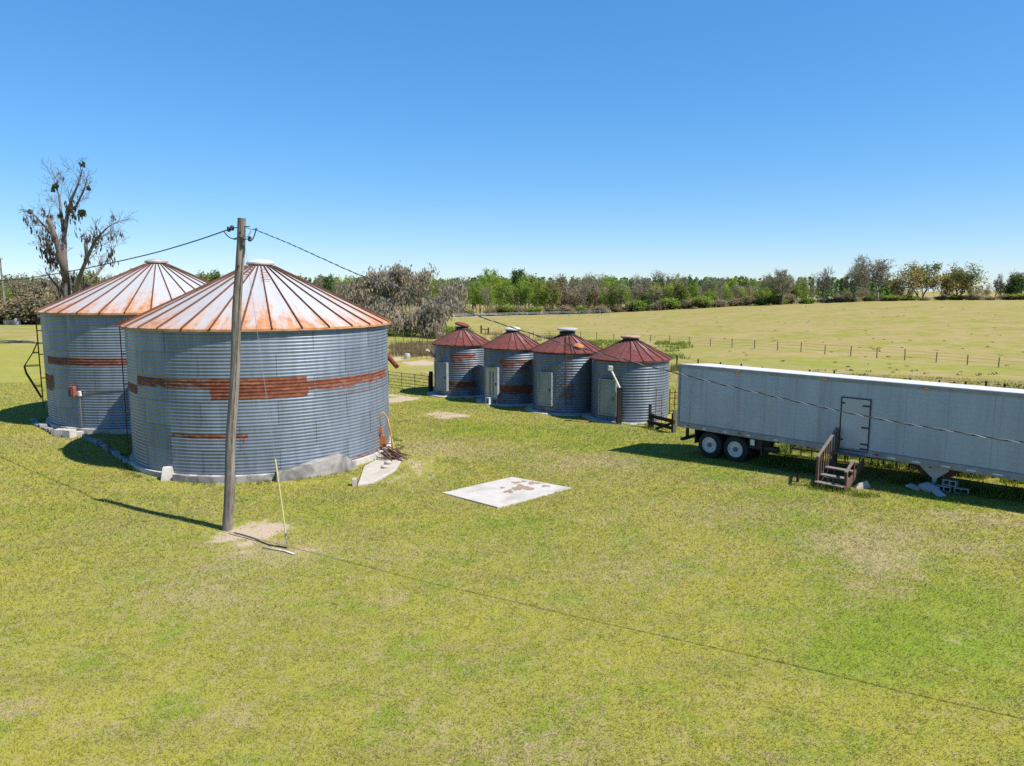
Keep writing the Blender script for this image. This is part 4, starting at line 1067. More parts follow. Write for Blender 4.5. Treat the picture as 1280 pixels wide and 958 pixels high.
# stairs
so = tw(6.98, 0, 0)
st = thing('wooden_steps', 'weathered wooden steps with a sloping handrail up to the trailer door', 'steps', so, TR)
gz = ht(*tw(6.98, -1.4)[:2])
L0, L1 = -.52, .42           # local x of the two sides
TY0, TY1 = -.14, -1.65; TZ0, TZ1 = 1.36, gz + .18
for k in range(5):
    t_ = k / 4; y_ = TY0 - .12 + (TY1 - TY0) * t_; z_ = TZ0 + (TZ1 - TZ0) * t_
    if k in (1,): continue
    MB().box(((L0 + L1) / 2, y_, z_), (L1 - L0 - .06, .26, .045)).build('tread', M['wood_grey'], st, bevel=.008)
for x_ in (L0, L1):
    MB().beam((x_, TY0, TZ0 - .16), (x_, TY1 - .1, TZ1 - .12), .05, .24).build('stringer', M['wood_red'], st)
for x_, hh, ks in ((L0, .86, range(0, 9)), (L1, .5, range(5, 9))):
    ks = list(ks)
    a_ = Vector((x_, TY0 + (TY1 - TY0) * ks[0] / 8, TZ0 + (TZ1 - TZ0) * ks[0] / 8 + hh)); b_ = Vector((x_, TY1 - .05, TZ1 + hh - .03))
    hr = MB().beam(a_, b_, .09, .045).build('handrail', M['wood_grey'], st, bevel=.006)
    for k in ks:
        y_ = TY0 + (TY1 - TY0) * k / 8; z_ = TZ0 + (TZ1 - TZ0) * k / 8
        if x_ == L1 and k not in (5, 8): continue
        big = k in (0, 8)
        m = MB(); m.box((x_ + (.03 if not big else 0), y_, (z_ + hh - .03 + (gz - .1 if big else z_ - .18)) / 2), (.085 if big else .035, .085 if big else .04, z_ + hh - .03 - (gz - .1 if big else z_ - .18)))
        m.build('newel_post' if big else 'baluster', M['wood_red'], st)
# stubs, blocks, rocks by the steps
for (u, v, h_, lab) in ((997, 603, .32, 'short black post stub left of the wooden steps'), (1034, 611, .26, 'short black stub in front of the cinder block'), (1056.5, 611, .34, 'short black stub at the right foot of the wooden steps')):
    p = ground(u, v); o = MB().tube([(0, 0, -.1), (.0, 0, h_ * .5), (.01, .01, h_)], [.05, .048, .04], 8).build('post_stub', M['wood_dark'], None); o.location = p; tag(o, lab, 'post', 'post stubs by the trailer steps')
def cinder(p, rz, label, group, tilt=(0, 0)):
    m = MB(); w_, d_, h_ = .40, .19, .19
    m.box((0, d_ / 2 - .015, h_ / 2), (w_, .03, h_)); m.box((0, -d_ / 2 + .015, h_ / 2), (w_, .03, h_))
    for x_ in (-w_ / 2 + .015, 0, w_ / 2 - .015): m.box((x_, 0, h_ / 2), (.03, d_ - .06, h_))
    o = m.build('cinder_block', M['cinder'], None); o.location = p; o.rotation_euler = (PI / 2 + tilt[0], tilt[1], rz); return tag(o, label, 'cinder block', group)
cinder(ground(1035, 602) + Vector((0, 0, .10)), -.5, 'grey cinder block lying at the foot of the wooden steps', 'cinder blocks under the trailer')
p0 = tw(lgx + .55, .35)
CB = 'cinder blocks under the trailer'
cinder(tw(lgx + .35, .30, dz=.1), TR, 'cinder block on the ground against the landing gear leg', CB)
cinder(tw(lgx + .82, .34, dz=.1), TR + .1, 'rightmost cinder block beside the landing gear', CB)
cinder(tw(lgx + .50, .36, dz=.3), TR - .1, 'upper cinder block of the stack beside the landing gear', CB)
cinder(tw(lgx + .12, .8, dz=.1), TR + .6, 'cinder block lying farther in under the trailer', CB)
for (x_, y_, s_, lab) in ((lgx + .28, -.28, (.62, .26, .07), 'white broken board leaning out below the landing gear'), (lgx - .45, -.05, (.42, .3, .06), 'small flat white slab left of the landing gear'),
                          (lgx - .02, -.05, (.46, .4, .16), 'white broken footing under the landing gear leg')):
    p = tw(x_, y_, dz=s_[2] / 2 + .03); o = MB().box((0, 0, 0), s_).build('broken_slab', M['concrete'], None, bevel=.02); o.location = p; o.rotation_euler = (.12, .18, TR + rnd.uniform(-.9, .3)); tag(o, lab, 'slab')
p = ground(1077, 610); m = MB(); m.add([(-.3, -.12, -.05), (.3, -.15, -.05), (.32, .15, -.05), (-.25, .18, -.05), (-.12, -.05, .16), (.16, -.04, .26), (.14, .1, .22), (-.1, .1, .13)], [(0, 3, 2, 1), (4, 5, 6, 7), (0, 1, 5, 4), (1, 2, 6, 5), (2, 3, 7, 6), (3, 0, 4, 7)])
o = m.build('rock', M['concrete_pale'], None, bevel=.02); o.location = p; tag(o, 'pale broken rock in the weeds right of the wooden steps', 'rock')
# pipe pipe fence lengths behind the trailer, seen under it
for k in range(3):
    x0 = 3.6 + 2.25 * k; b = tw(x0, TW + .25); e2 = tw(x0 + 2.15, TW + .25)
    lab = ('dark pipe corral fence seen under the trailer, behind its wheels', 'dark pipe corral fence seen under the trailer, behind the steps', 'dark pipe corral fence seen under the trailer, left of the landing gear')[k]
    g = thing('pipe_fence', lab, 'pipe fence', b, TR, 'pipe fence lengths behind the trailer')
    dz_ = e2.z - b.z; m = MB()
    for hh in (.25, .55, .85, 1.15, 1.4): m.tube([(0, 0, hh), (2.15, 0, hh + dz_)], .03, 6)
    m.build('rail', M['dark_metal'], g)
    m = MB()
    for q_ in range(6): m.tube([(.43 * q_, .03, -.05), (.43 * q_, .03, 1.45 + dz_ * q_ / 5)], .028, 6)
    m.tube([(0, .04, .2), (1.1, .04, 1.3)], .022, 6); m.tube([(1.1, .04, .25), (2.1, .04, 1.3)], .022, 6); m.build('upright', M['dark_metal'], g)

# dark wooden loading ramp rail between the last bin and the trailer
p0 = ground(812, 534); p1 = ground(841, 541); rp = thing('loading_rail', 'low dark wooden rail and plank frame between the last small bin and the trailer', 'wooden rail', p0)
d_ = p1 - p0
m = MB()
for f, h_ in ((.0, 1.22), (.12, .75), (1.0, .95)): m.box(d_ * f + Vector((0, 0, h_ / 2 - .1)), (.14, .14, h_ + .2))
m.build('post', M['wood_dark'], rp)
m = MB(); m.beam(d_ * -.02 + Vector((0, -.09, .62)), d_ * 1.05 + Vector((0, -.09, .58)), .05, .18); m.beam(d_ * .0 + Vector((0, -.09, .28)), d_ * 1.02 + Vector((0, -.09, .22)), .05, .16)
m.beam(d_ * .25 + Vector((0, -.13, .0)), d_ * .95 + Vector((0, -.13, .5)), .04, .12); m.beam(d_ * .05 + Vector((0, .9, .15)), d_ * 1.0 + Vector((0, .9, .15)), .05, .16); m.build('plank', M['wood_dark'], rp)
m = MB(); m.box((1.25, -.1, .55), (.16, .16, 1.5)); m.v = [(x_ + d_.x - 1.25 + .05, y_ + d_.y, z_) for x_, y_, z_ in m.v]; m.build('post', M['wood_grey'], rp)
# pipe gate behind, in the gap
gp = ground(835, 524) + Vector((.4, 1.5, 0)); g = thing('pipe_gate', 'narrow rusty pipe gate in the gap between the last small bin and the trailer', 'gate', gp)
m = MB()
for x_ in (0, .3, .62): m.tube([(x_, 0, -.1), (x_, 0, 1.5 + (.3 if x_ == .62 else 0))], .03, 6)
for h_ in (.25, .6, .95, 1.3): m.tube([(0, 0, h_), (.62, 0, h_)], .025, 6)
m.build('frame', M['rust_dark'], g)

# ------------------------------------------------------------------ pipe gate and corral left of the small bins
ga = ground(484, 483); gb2 = ground(537.5, 490.5)
gt_ = thing('pipe_gate', 'wide thin-barred pipe gate left of the far small bin', 'gate', ga)
d_ = gb2 - ga
m = MB()
for k, hh in enumerate((.18, .42, .66, .90, 1.14)): m.tube([d_ * .04 + Vector((0, 0, hh)), d_ * .97 + Vector((0, 0, hh))], .020, 6)
m.build('rail', M['wire_fence'], gt_)
m = MB()
for f in (.04, .35, .66, .97): m.tube([d_ * f + Vector((0, .02, .12)), d_ * f + Vector((0, .02, 1.18))], .022, 6)
m.build('upright', M['wire_fence'], gt_)
for f, hh, rr_ in ((-.01, 1.45, .10), (1.02, 1.5, .15)): MB().tube([d_ * f + Vector((0, 0, -.2)), d_ * f + Vector((.02, 0, hh))], rr_, 10).build('gate_post', M['wood_dark'], gt_, 'auto')
def rail_fence(name, a, b, npost, rails, H, label, mat='pipe_dark', r=.03, post=.04, cat='fence', droop=0):
    g = thing(name, label, cat, a); 
    rg = random.Random(npost)
    for k in range(npost):
        f = k / (npost - 1); p = a.lerp(b, f); p.z = ht(p.x, p.y)
        MB().tube([p - a + Vector((0, 0, -.2)), p - a + Vector((rg.uniform(-.04, .04), 0, H * rg.uniform(.95, 1.08)))], post, 6).build('post', M[mat], g)
    m = MB()
    for hh in rails:
        pts = []
        for k in range(npost): p = a.lerp(b, k / (npost - 1)); p.z = ht(p.x, p.y) + hh; pts.append(p - a)
        m.tube(pts, r, 5)
    m.build('rail', M[mat], g); return g
rail_fence('corral_fence', ground(484, 446), ground(546, 449), 11, (.5, 1.0, 1.5), 1.7, 'tall dark pipe corral fence left of the far small bin', 'pipe_dark', .018, .03)
rail_fence('corral_fence', ground(484, 432), ground(545, 433), 7, (.6, 1.2), 1.6, 'farther pipe corral fence below the moss covered oak', 'pipe_dark', .018, .04)
p = ground(509, 449); o = MB().lathe([(.02, 0), (.28, 0), (.34, .3), (.30, .55), (.1, .6)], 14).build('feed_tub', M['cap'], None, 'auto'); o.location = p; tag(o, 'small grey tub standing by the corral fence', 'tub')

# H-brace
a = ground(601.5, 417); b = ground(610.5, 418)
hb = thing('fence_brace', 'dark wooden H-shaped fence brace standing above the far small bins', 'fence brace', a)
d_ = b - a; m = MB()
for f in (0, 1): MB().tube([d_ * f + Vector((0, 0, -.2)), d_ * f + Vector((0, 0, 1.35 - .25 * f))], .12, 8).build('post', M['wood_dark'], hb)
MB().tube([Vector((0, 0, .75)), d_ + Vector((0, 0, .75))], .08, 6).build('crossbar', M['wood_grey'], hb)

# pasture wire fence
def wire_fence(pxs, H, label, pr=.05, rails=(.35, .65, .95), mat='wood_grey'):
    a = ground(*pxs[0]); g = thing('wire_fence', label, 'fence', a); tops = []
    for k, (u, v) in enumerate(pxs):
        p = ground(u, v); hh = H * rnd.uniform(.9, 1.12); lean = Vector((rnd.uniform(-.06, .06), 0, hh)); tops.append((p, lean))
        MB().tube([p - a + Vector((0, 0, -.2)), p - a + lean], pr, 6).build('post', M[mat], g)
    m = MB()
    for hh in rails: m.tube([p - a + Vector((0, 0, hh)) for p, l in tops], .008, 4)
    m.build('strand', M['wire_fence'], g); return g
fx = [(588, 419.5), (607, 420), (627, 420.8), (647, 421.5), (667, 422), (686, 422.5), (705, 423), (726, 424), (746, 424.8), (767.5, 425.7), (790, 426.8), (813, 428), (837, 429.3), (862, 431), (888, 433), (915, 434.8), (943, 436.5), (972, 438.5), (1001, 440.5), (1031, 443), (1063, 445.5), (1096, 448), (1131, 450.5), (1170, 453.5), (1209, 456.5), (1248, 459.5), (1290, 463)]
wire_fence(fx, 1.0, 'long wire fence with thin posts crossing the pasture', .055)
fx2 = [(846, 462), (872, 467), (900, 471.5), (925, 475), (952, 478), (980, 480.5), (1010, 483.5), (1042, 486.5), (1073, 489.5), (1104, 492), (1137, 494.5), (1172, 497), (1206, 499.5), (1230, 501), (1254, 502.5), (1279, 504)]
wire_fence(fx2, 1.15, 'nearer wire fence running just behind the trailer roof', .06, (.4, .75, 1.05), 'wood_dark')
# board fence along the far edge of the pasture
fx3 = [(555 + 13 * k, 399.5 - .33 * k) for k in range(17)]
a = ground(*fx3[0]); g = thing('board_fence', 'pale board fence at the foot of the wood beyond the pasture', 'fence', a); pts = []
for (u, v) in fx3:
    p = ground(u, v); pts.append(p); MB().box(p - a + Vector((0, 0, .55)), (.13, .13, 1.4)).build('post', M['cap'], g)
m = MB()
for hh in (.5, .95, 1.25):
    for p, q_ in zip(pts[:-1], pts[1:]): m.beam(p - a + Vector((0, -.1, hh)), q_ - a + Vector((0, -.1, hh)), .04, .09)
m.build('board', M['cap_white'], g)

# far left pole and things at its foot
p = ground(8, 405.5); h_ = P(7, 322, p.y).z - p.z
fp = thing('utility_pole', 'distant thin utility pole at the left edge, before the bushes', 'utility pole', p)
MB().tube([(0, 0, -.3), (0, 0, h_ * .5), (-.1, 0, h_)], [.24, .20, .16], 8).build('shaft', M['pole'], fp, 'auto')
m = MB(); m.beam((-.6, -.2, h_ - .5), (.7, -.2, h_ - .3), .12, .12); m.build('crossarm', M['wood_grey'], fp)
m = MB(); m.lathe([(.1, 0), (.3, .1), (.32, .9), (.1, 1.0)], 12, (-.35, -.3, h_ - 2.4)); m.build('transformer', M['cap'], fp, 'auto')
p = ground(15, 406); tk = thing('water_trough', 'pale trough tank beside the distant pole at left', 'trough', p, .3)
m = MB(); m.box((0, 0, .5), (2.6, 1.2, .9)); m.box((0, 0, .98), (2.75, 1.35, .1)); m.build('tank', M['cap'], tk, bevel=.1)
p = ground(22, 406.5); tk = thing('storage_drum', 'small bluish drum beside the trough at the left edge', 'drum', p); MB().lathe([(.55, 0), (.6, .1), (.6, 1.2), (.5, 1.35), (.1, 1.4)], 16).build('drum', M['door_blue'], tk, 'auto')
# pale track at far left
m = []; V = []; pxs = [(-60, 413.5), (0, 411.2), (25, 410.3), (50, 409.6), (120, 408.5), (300, 407)]
L_ = [ground(u, v) for u, v in pxs]
V = []; Fq = []
k = 0
for a, b in zip(L_[:-1], L_[1:]):
    for j in range(12):
        p = a.lerp(b, j / 12); V += [(p.x, p.y - 1.0, ht(p.x, p.y - 1.0) + .05), (p.x, p.y + 1.0, ht(p.x, p.y + 1.0) + .05)]
for k in range(len(V) // 2 - 1): Fq.append((2 * k, 2 * k + 2, 2 * k + 3, 2 * k + 1))
me = bpy.data.meshes.new('track'); me.from_pydata(V, [], Fq); me.materials.append(simple('pale_track_sand', (.50, .45, .38), (.40, .35, .28), .95, 0, .4)); tag(link('track', me), 'pale farm track before the bushes at the far left', kind='structure')
SUN_E, SKY_E, EXPO, AIR, DUST, OZ = 5.0, .15, .82, 1.0, 0, 10
#PART2

# ------------------------------------------------------------------ trees
class Tree:
    def __init__(s, seed): s.r = random.Random(seed); s.segs = []; s.tips = []
    def rv(s): return Vector((s.r.gauss(0, 1), s.r.gauss(0, 1), s.r.gauss(0, 1)))
    def branch(s, p, d, L, rad, lev, cfg):
        npt = (6, 5, 4, 3, 3)[min(lev, 4)]; pts = [p.copy()]; rs = [rad]; d = d.normalized()
        for k in range(1, npt):
            d = (d + s.rv() * cfg['wig'] + Vector((0, 0, cfg['up'][min(lev, len(cfg['up']) - 1)]))).normalized()
            pts.append(pts[-1] + d * (L / (npt - 1))); rs.append(rad * (1 - .72 * k / (npt - 1)))
        s.segs.append((pts, rs, lev))
        if lev >= cfg['lev']:
            s.tips += [pts[-1], pts[len(pts) // 2]]; return
        nc = cfg['n'][lev]; t0 = cfg['t0'][lev]
        ph = s.r.uniform(0, 6.28)
        for j in range(nc):
            t = t0 + (1 - t0) * (j + s.r.uniform(.2, .8)) / nc; f = t * (npt - 1); i0 = min(int(f), npt - 2)
            q = pts[i0].lerp(pts[i0 + 1], f - i0); dd = (pts[i0 + 1] - pts[i0]).normalized(); rr = rad * (1 - .72 * t)
            ph += 2.4 + s.r.uniform(-.5, .5)
            x = dd.orthogonal().normalized(); y = dd.cross(x); perp = x * math.cos(ph) + y * math.sin(ph)
            ang = cfg['ang'][lev] * s.r.uniform(.7, 1.25)
            s.branch(q, dd * math.cos(ang) + perp * math.sin(ang), L * cfg['ratio'][lev] * (1.15 - .55 * t * cfg.get('conic', .5)) * s.r.uniform(.75, 1.15), max(rr * .62, cfg['rmin']), lev + 1, cfg)
    def wood(s, name='trunk', mat='bark_grey', parent=None, rmin=.0):
        m = MB()
        for pts, rs, lev in s.segs:
            m.tube(pts, [max(q, rmin) for q in rs], (8, 6, 4, 3, 3)[min(lev, 4)], lev == 0)
        return m.build(name, M[mat], parent, True)

def cards(name, cen, size, mat, asp=1.0, hang=0.0, seed=1, parent=None, flat=0.0):
    """leaf sized faces at the given points; hang > 0 makes them long hanging strips"""
    g = np.random.default_rng(seed); cen = np.asarray(cen, float); nn = len(cen)
    a = g.normal(size=(nn, 3)); 
    if hang: a[:, 2] *= .08
    if flat: a[:, 2] *= flat
    a /= np.linalg.norm(a, axis=1)[:, None]
    b = g.normal(size=(nn, 3))
    if hang: b = np.stack([g.normal(size=nn) * .12, g.normal(size=nn) * .12, -np.ones(nn)], 1)
    b -= a * (a * b).sum(1)[:, None]; b /= np.linalg.norm(b, axis=1)[:, None]
    sz = (np.asarray(size) if np.ndim(size) else np.full(nn, size)) * g.uniform(.6, 1.4, nn)
    A_ = a * (sz / 2)[:, None]; B_ = b * (sz * asp * (1 + hang) / 2)[:, None]
    V = np.stack([cen - A_ * .5 - B_, cen + A_ - B_ * .2, cen + A_ * .4 + B_, cen - A_ + B_ * .15], 1).reshape(-1, 3)
    me = mesh_np(name, V, np.arange(nn * 4).reshape(-1, 4), M[mat])
    return link(name, me, parent)

def scatter(tips, per, sig, seed, zsig=None):
    g = np.random.default_rng(seed); t = np.array([tuple(q) for q in tips]); t = np.repeat(t, per, 0)
    off = g.normal(size=t.shape) * sig
    if zsig is not None: off[:, 2] = off[:, 2] / sig * zsig
    return t + off

CFG_SPRING = dict(lev=2, n=(16, 5), t0=(.28, .2), ang=(1.0, .8), ratio=(.34, .5), wig=.07, up=(.03, .05, .05), rmin=.012, conic=1.2)
CFG_OAK = dict(lev=3, n=(7, 6, 5), t0=(.25, .25, .25), ang=(.85, .75, .7), ratio=(.72, .55, .5), wig=.15, up=(.02, .05, .04, .02), rmin=.012, conic=.3)
CFG_BARE = dict(lev=4, n=(8, 6, 5, 4), t0=(.3, .2, .2, .2), ang=(.7, .65, .65, .6), ratio=(.62, .55, .55, .6), wig=.12, up=(.05, .10, .08, .05, .03), rmin=.016, conic=.4)
CFG_SHRUB = dict(lev=2, n=(6, 6), t0=(.1, .2), ang=(.7, .7), ratio=(.8, .6), wig=.15, up=(.1, .12, .05), rmin=.012, conic=.2)

CFG_UP = dict(lev=2, n=(17, 5), t0=(.16, .2), ang=(.62, .6), ratio=(.40, .5), wig=.09, up=(.03, .10, .06), rmin=.014, conic=.9)
CFG_UPB = dict(lev=3, n=(13, 5, 4), t0=(.22, .2, .2), ang=(.55, .55, .55), ratio=(.42, .5, .5), wig=.09, up=(.03, .12, .08, .04), rmin=.018, conic=.7)
def make_tree(name, cat, label, group, seed, h, cfg, wood, leaf, per, sig, size, trunk_r=.16, tfrac=.75, stems=1, rmin=0, asp=1.2, leaf2=None, frac2=.3, hang=0):
    t = Tree(seed); root = thing(name, label, cat, (0, 0, 0), 0, group)
    for k in range(stems):
        d = Vector((t.r.uniform(-.1, .1), t.r.uniform(-.1, .1), 1)) if stems == 1 else Vector((math.cos(6.28 * k / stems) * .55, math.sin(6.28 * k / stems) * .55, 1))
        t.branch(Vector((0, 0, -.3)), d, h * tfrac * (1 if stems == 1 else t.r.uniform(.7, 1)), trunk_r, 0, cfg)
    # normalise height
    top = max(p.z for s in t.segs for p in s[0]); k = h / top
    t.segs = [([p * k for p in s[0]], s[1], s[2]) for s in t.segs]; t.tips = [p * k for p in t.tips]
    t.wood('trunk', wood, root, rmin)
    if leaf:
        c = scatter(t.tips, per, sig, seed + 5); c = c[c[:, 2] > .15]
        if leaf2:
            g = np.random.default_rng(seed); blob = np.sin(c[:, 0] * .9 + seed) + np.sin(c[:, 2] * .8 + 2 * seed) + g.normal(size=len(c)) * .7; m2 = blob > np.quantile(blob, 1 - frac2)
            cards('crown', c[~m2], size, leaf, asp, hang, seed, root); cards('crown', c[m2], size, leaf2, asp, hang, seed + 1, root)
        else: cards('crown', c, size, leaf, asp, hang, seed, root)
    return root

GW = 'trees along the edge of the wood beyond the pasture'
protos = {}
def proto(kind, *a, **k): protos.setdefault(kind, []).append(make_tree(*a, **k))
for s in (1, 2, 3):
    proto('spring', 'young_tree', 'tree', 'slim bright spring-green tree in the wood edge beyond the pasture', GW + ', spring green', 100 + s, 11.5, CFG_SPRING, 'twig', 'leaf_spring', 13, .40, .26, .13, .95, leaf2='leaf_lime', frac2=.35)
for s in (1, 2):
    proto('lime', 'young_tree', 'tree', 'pale lime-green feathery tree in the wood edge beyond the pasture', GW + ', lime green', 120 + s, 10, CFG_UP, 'twig', 'leaf_lime', 9, .40, .24, .12, .9, leaf2='leaf_spring', frac2=.3)
for s in (1, 2, 3):
    proto('bare', 'bare_tree', 'tree', 'leafless grey tree in the wood edge beyond the pasture', GW + ', leafless', 140 + s, 10.5, CFG_UPB, 'twig', 'leaf_grey', 2, .32, .18, .13, .9, rmin=.018)
for s in (1, 2):
    proto('brown', 'budding_tree', 'tree', 'brownish budding broad tree in the wood edge beyond the pasture', GW + ', brown budding', 160 + s, 7.5, CFG_OAK, 'twig', 'leaf_brown', 5, .42, .26, .15, .5, leaf2='leaf_grey', frac2=.4, rmin=.018)
for s in (1, 2):
    proto('olive', 'leafy_tree', 'tree', 'dull olive-green leafy tree in the wood edge beyond the pasture', GW + ', olive green', 180 + s, 9, CFG_UP, 'bark_brown', 'leaf_olive', 10, .42, .27, .14, .9, leaf2='leaf_spring', frac2=.25)
for s in (1, 2):
    proto('dark', 'evergreen_tree', 'tree', 'dark dense evergreen tree in the wood edge beyond the pasture', GW + ', dark evergreen', 200 + s, 8.5, CFG_OAK, 'bark_brown', 'leaf_dark', 9, .48, .34, .16, .5, leaf2='leaf_olive', frac2=.25)
for s in (1, 2):
    proto('shrub', 'wood_shrub', 'shrub', 'low brown-green shrub at the foot of the wood beyond the pasture', 'shrubs at the foot of the wood', 220 + s, 3.2, CFG_SHRUB, 'twig', 'leaf_grey', 16, .38, .25, .05, .9, stems=4, leaf2='leaf_brown', frac2=.5, rmin=.014)
for s in (1, 2):
    proto('gshrub', 'wood_shrub', 'shrub', 'low green leafy shrub at the foot of the wood beyond the pasture', 'green shrubs at the foot of the wood', 240 + s, 3.4, CFG_SHRUB, 'twig', 'leaf_olive', 16, .4, .28, .05, .9, stems=4, leaf2='leaf_spring', frac2=.45)

CFG_PINE = dict(lev=2, n=(20, 4), t0=(.5, .3), ang=(1.25, .7), ratio=(.16, .5), wig=.04, up=(.02, .06, .05), rmin=.012, conic=.8)
for s in (1, 2):
    proto('pine', 'pine_tree', 'tree', 'tall dark round-topped pine rising above the wood edge', 'pines rising above the wood edge', 260 + s, 14, CFG_PINE, 'bark_brown', 'leaf_pine', 12, .40, .36, .14, .97)

_used = set()
DEF = {k_: (l_[0]['label'], l_[0]['group']) for k_, l_ in protos.items()}
LEFTL = {k_: (w_ + ' in the woods at left behind the two big bins', 'trees behind the two big bins, ' + k2) for k_, w_, k2 in (('bare', 'leafless grey tree', 'leafless'), ('brown', 'brownish budding broad tree', 'brown budding'), ('olive', 'dull olive-green leafy tree', 'olive'), ('spring', 'slim bright spring-green tree', 'spring green'), ('lime', 'pale lime-green feathery tree', 'lime green'), ('pine', 'tall dark round-topped pine', 'pines'))}
def place(kind, u, Y, h=None, v=None, label=None, group=None, sx=1.0):
    label = label or DEF[kind][0]; group = group or DEF[kind][1]
    lst = protos[kind]; k = rnd.randrange(len(lst)); pr = lst[k]
    a, y_, z_ = ray(u, 385 if v is None else v); X = a / y_ * Y
    z0 = ht(X, Y)
    base_h = {'spring': 11.5, 'lime': 10, 'bare': 10.5, 'brown': 7.5, 'olive': 9, 'dark': 8.5, 'shrub': 3.2, 'gshrub': 3.4, 'pine': 14}[kind]
    s = (h or base_h * rnd.uniform(.85, 1.12)) / base_h; loc = (X, Y, z0 - .05); rz = rnd.uniform(0, 6.28); sc = (s * sx * rnd.uniform(.92, 1.1), s * sx * rnd.uniform(.92, 1.1), s)
    if (kind, k) not in _used:
        _used.add((kind, k)); o = pr; o.location = loc; o.rotation_euler = (0, 0, rz); o.scale = sc
        if label: o['label'] = label
        if group: o['group'] = group
        return o
    return dup(pr, loc, rz, sc, label, group)

def ridgeY(u):
    r_ = sorted(RIDGE); us = [q[0] for q in r_]; ys = [q[2] for q in r_]; return float(np.interp(u, us, ys))
def pick(ws):
    t = rnd.uniform(0, sum(w for _, w in ws)); 
    for k_, w in ws:
        t -= w
        if t <= 0: return k_
    return ws[-1][0]
def hpx(u, vtop, Y):   # height that reaches photo row vtop at that distance
    a, y_, z_ = ray(u, vtop); return CAMZ + z_ * Y / y_ - ht(a / y_ * Y, Y)

# front layer of the wood, centre
u = 592.0
while u < 1000:
    Y = ridgeY(u) + rnd.uniform(1, 9)
    if u < 680: k_ = pick([('spring', 5), ('lime', 3), ('dark', .6), ('bare', 2), ('olive', 1)])
    elif u < 780: k_ = pick([('brown', 4), ('olive', 2), ('spring', 2), ('bare', 1)])
    elif u < 850: k_ = pick([('lime', 3), ('olive', 2), ('bare', 3), ('dark', 1), ('brown', 1.5)])
    else: k_ = pick([('bare', 5), ('brown', 2), ('olive', 2.5), ('spring', 1), ('dark', .4), ('lime', 1.3)])
    vt = rnd.uniform(347, 358) if u < 680 else rnd.uniform(352, 366)
    place(k_, u, Y, hpx(u, vt, Y)); u += rnd.uniform(4.5, 7.5)
# second layer
u = 400.0
while u < 1010:
    Y = ridgeY(u) + rnd.uniform(12, 30)
    k_ = pick([('spring', 2), ('bare', 4), ('olive', 2), ('pine', 1), ('lime', 1)])
    place(k_, u, Y, hpx(u, rnd.uniform(345, 351), Y)); u += rnd.uniform(6, 9.5)
for (u, vt, k_) in ((600, 338, 'spring'), (628, 339, 'spring'), (648, 338, 'pine'), (663, 342, 'spring'), (735, 341, 'bare'), (705, 342, 'bare'), (760, 341, 'bare'), (792, 343, 'bare'), (818, 338, 'bare'), (832, 341, 'bare'), (845, 343, 'spring'), (890, 345, 'bare'), (930, 346, 'pine')):
    Y = ridgeY(u) + rnd.uniform(20, 32); place(k_, u, Y, hpx(u, vt, Y))
# shrubs at the foot
u = 575.0
while u < 1280:
    Y = ridgeY(u) + rnd.uniform(-3, 2); place(pick([('shrub', 3), ('gshrub', 2)]) if u > 690 else pick([('shrub', 1), ('gshrub', 3)]), u, Y, rnd.uniform(1.6, 3.0) * (.55 if u > 1000 else 1), sx=1.5 if u < 1000 else 2.4); u += rnd.uniform(13, 24)
# left side bushes and trees
u = -40.0
while u < 330:
    Y = rnd.uniform(150, 175); k_ = pick([('brown', 4), ('bare', 4), ('olive', 3), ('spring', .2), ('lime', .4)])
    place(k_, u, Y, hpx(u, rnd.uniform(345, 362), Y), 400, *LEFTL[k_]); u += rnd.uniform(9, 15)
u = -40.0
while u < 420:
    Y = rnd.uniform(190, 215); k_ = pick([('bare', 3.5), ('olive', 3), ('spring', .5), ('brown', 1), ('pine', 1)])
    place(k_, u, Y, hpx(u, rnd.uniform(338, 350), Y), 390, *LEFTL[k_]); u += rnd.uniform(11, 16)
u = -40.0
while u < 130:
    Y = rnd.uniform(146, 152); place(pick([('shrub', 3), ('gshrub', 1)]), u, Y, rnd.uniform(3.5, 6.0), v=402, sx=1.3, label='dense grey-brown bush at the left beyond the farm track', group='bushes beyond the track at left'); u += rnd.uniform(9, 14)

# single trees on the hill at right, each its own
def own(kind_args, u, Y, vt, label, sx=1.0, name='pasture_tree', seed=1):
    cfg, wood, leaf, per, sig, size, tr_, tf, kw = kind_args
    h = hpx(u, vt, Y); o = make_tree(name, 'tree', label, None, seed, h, cfg, wood, leaf, per, sig, size, tr_, tf, **kw)
    a, y_, z_ = ray(u, 380); X = a / y_ * Y; o.location = (X, Y, ht(X, Y) - .05); o.scale = (sx, sx, 1); o.rotation_euler = (0, 0, rnd.uniform(0, 6)); return o
greyk = (CFG_BARE, 'twig', 'leaf_grey', 1, .24, .20, .26, .55, dict(rmin=.032, leaf2='leaf_olive', frac2=.35))
goldk = (CFG_OAK, 'bark_brown', 'leaf_gold', 7, .42, .28, .24, .45, dict(leaf2='leaf_olive', frac2=.4, rmin=.03, stems=2))
snagk = (CFG_BARE, 'bark_grey', None, 1, .4, .2, .26, .6, dict(rmin=.026))
own(greyk, 977, 184, 336, 'bare dark-branched tree standing left of the gap in the ridge trees', 1.0, 'pasture_tree', 301)
own(snagk, 1029, 182, 331, 'dark forked bare tree alone in the gap on the ridge', .8, 'bare_tree', 302)
own(greyk, 1066, 181, 322, 'tall grey-green open tree left of the ridge pair', .95, 'pasture_tree', 303)
own(greyk, 1096, 180, 318, 'tallest grey feathery tree on the ridge', 1.15, 'pasture_tree', 304)
own(goldk, 1150, 180, 327, 'wide olive and gold tree on the ridge, left of the golden pair', 1.0, 'pasture_tree', 305)
own(goldk, 1197, 179, 330, 'golden-brown rounded tree on the ridge, right of the pair', 1.0, 'pasture_tree', 306)
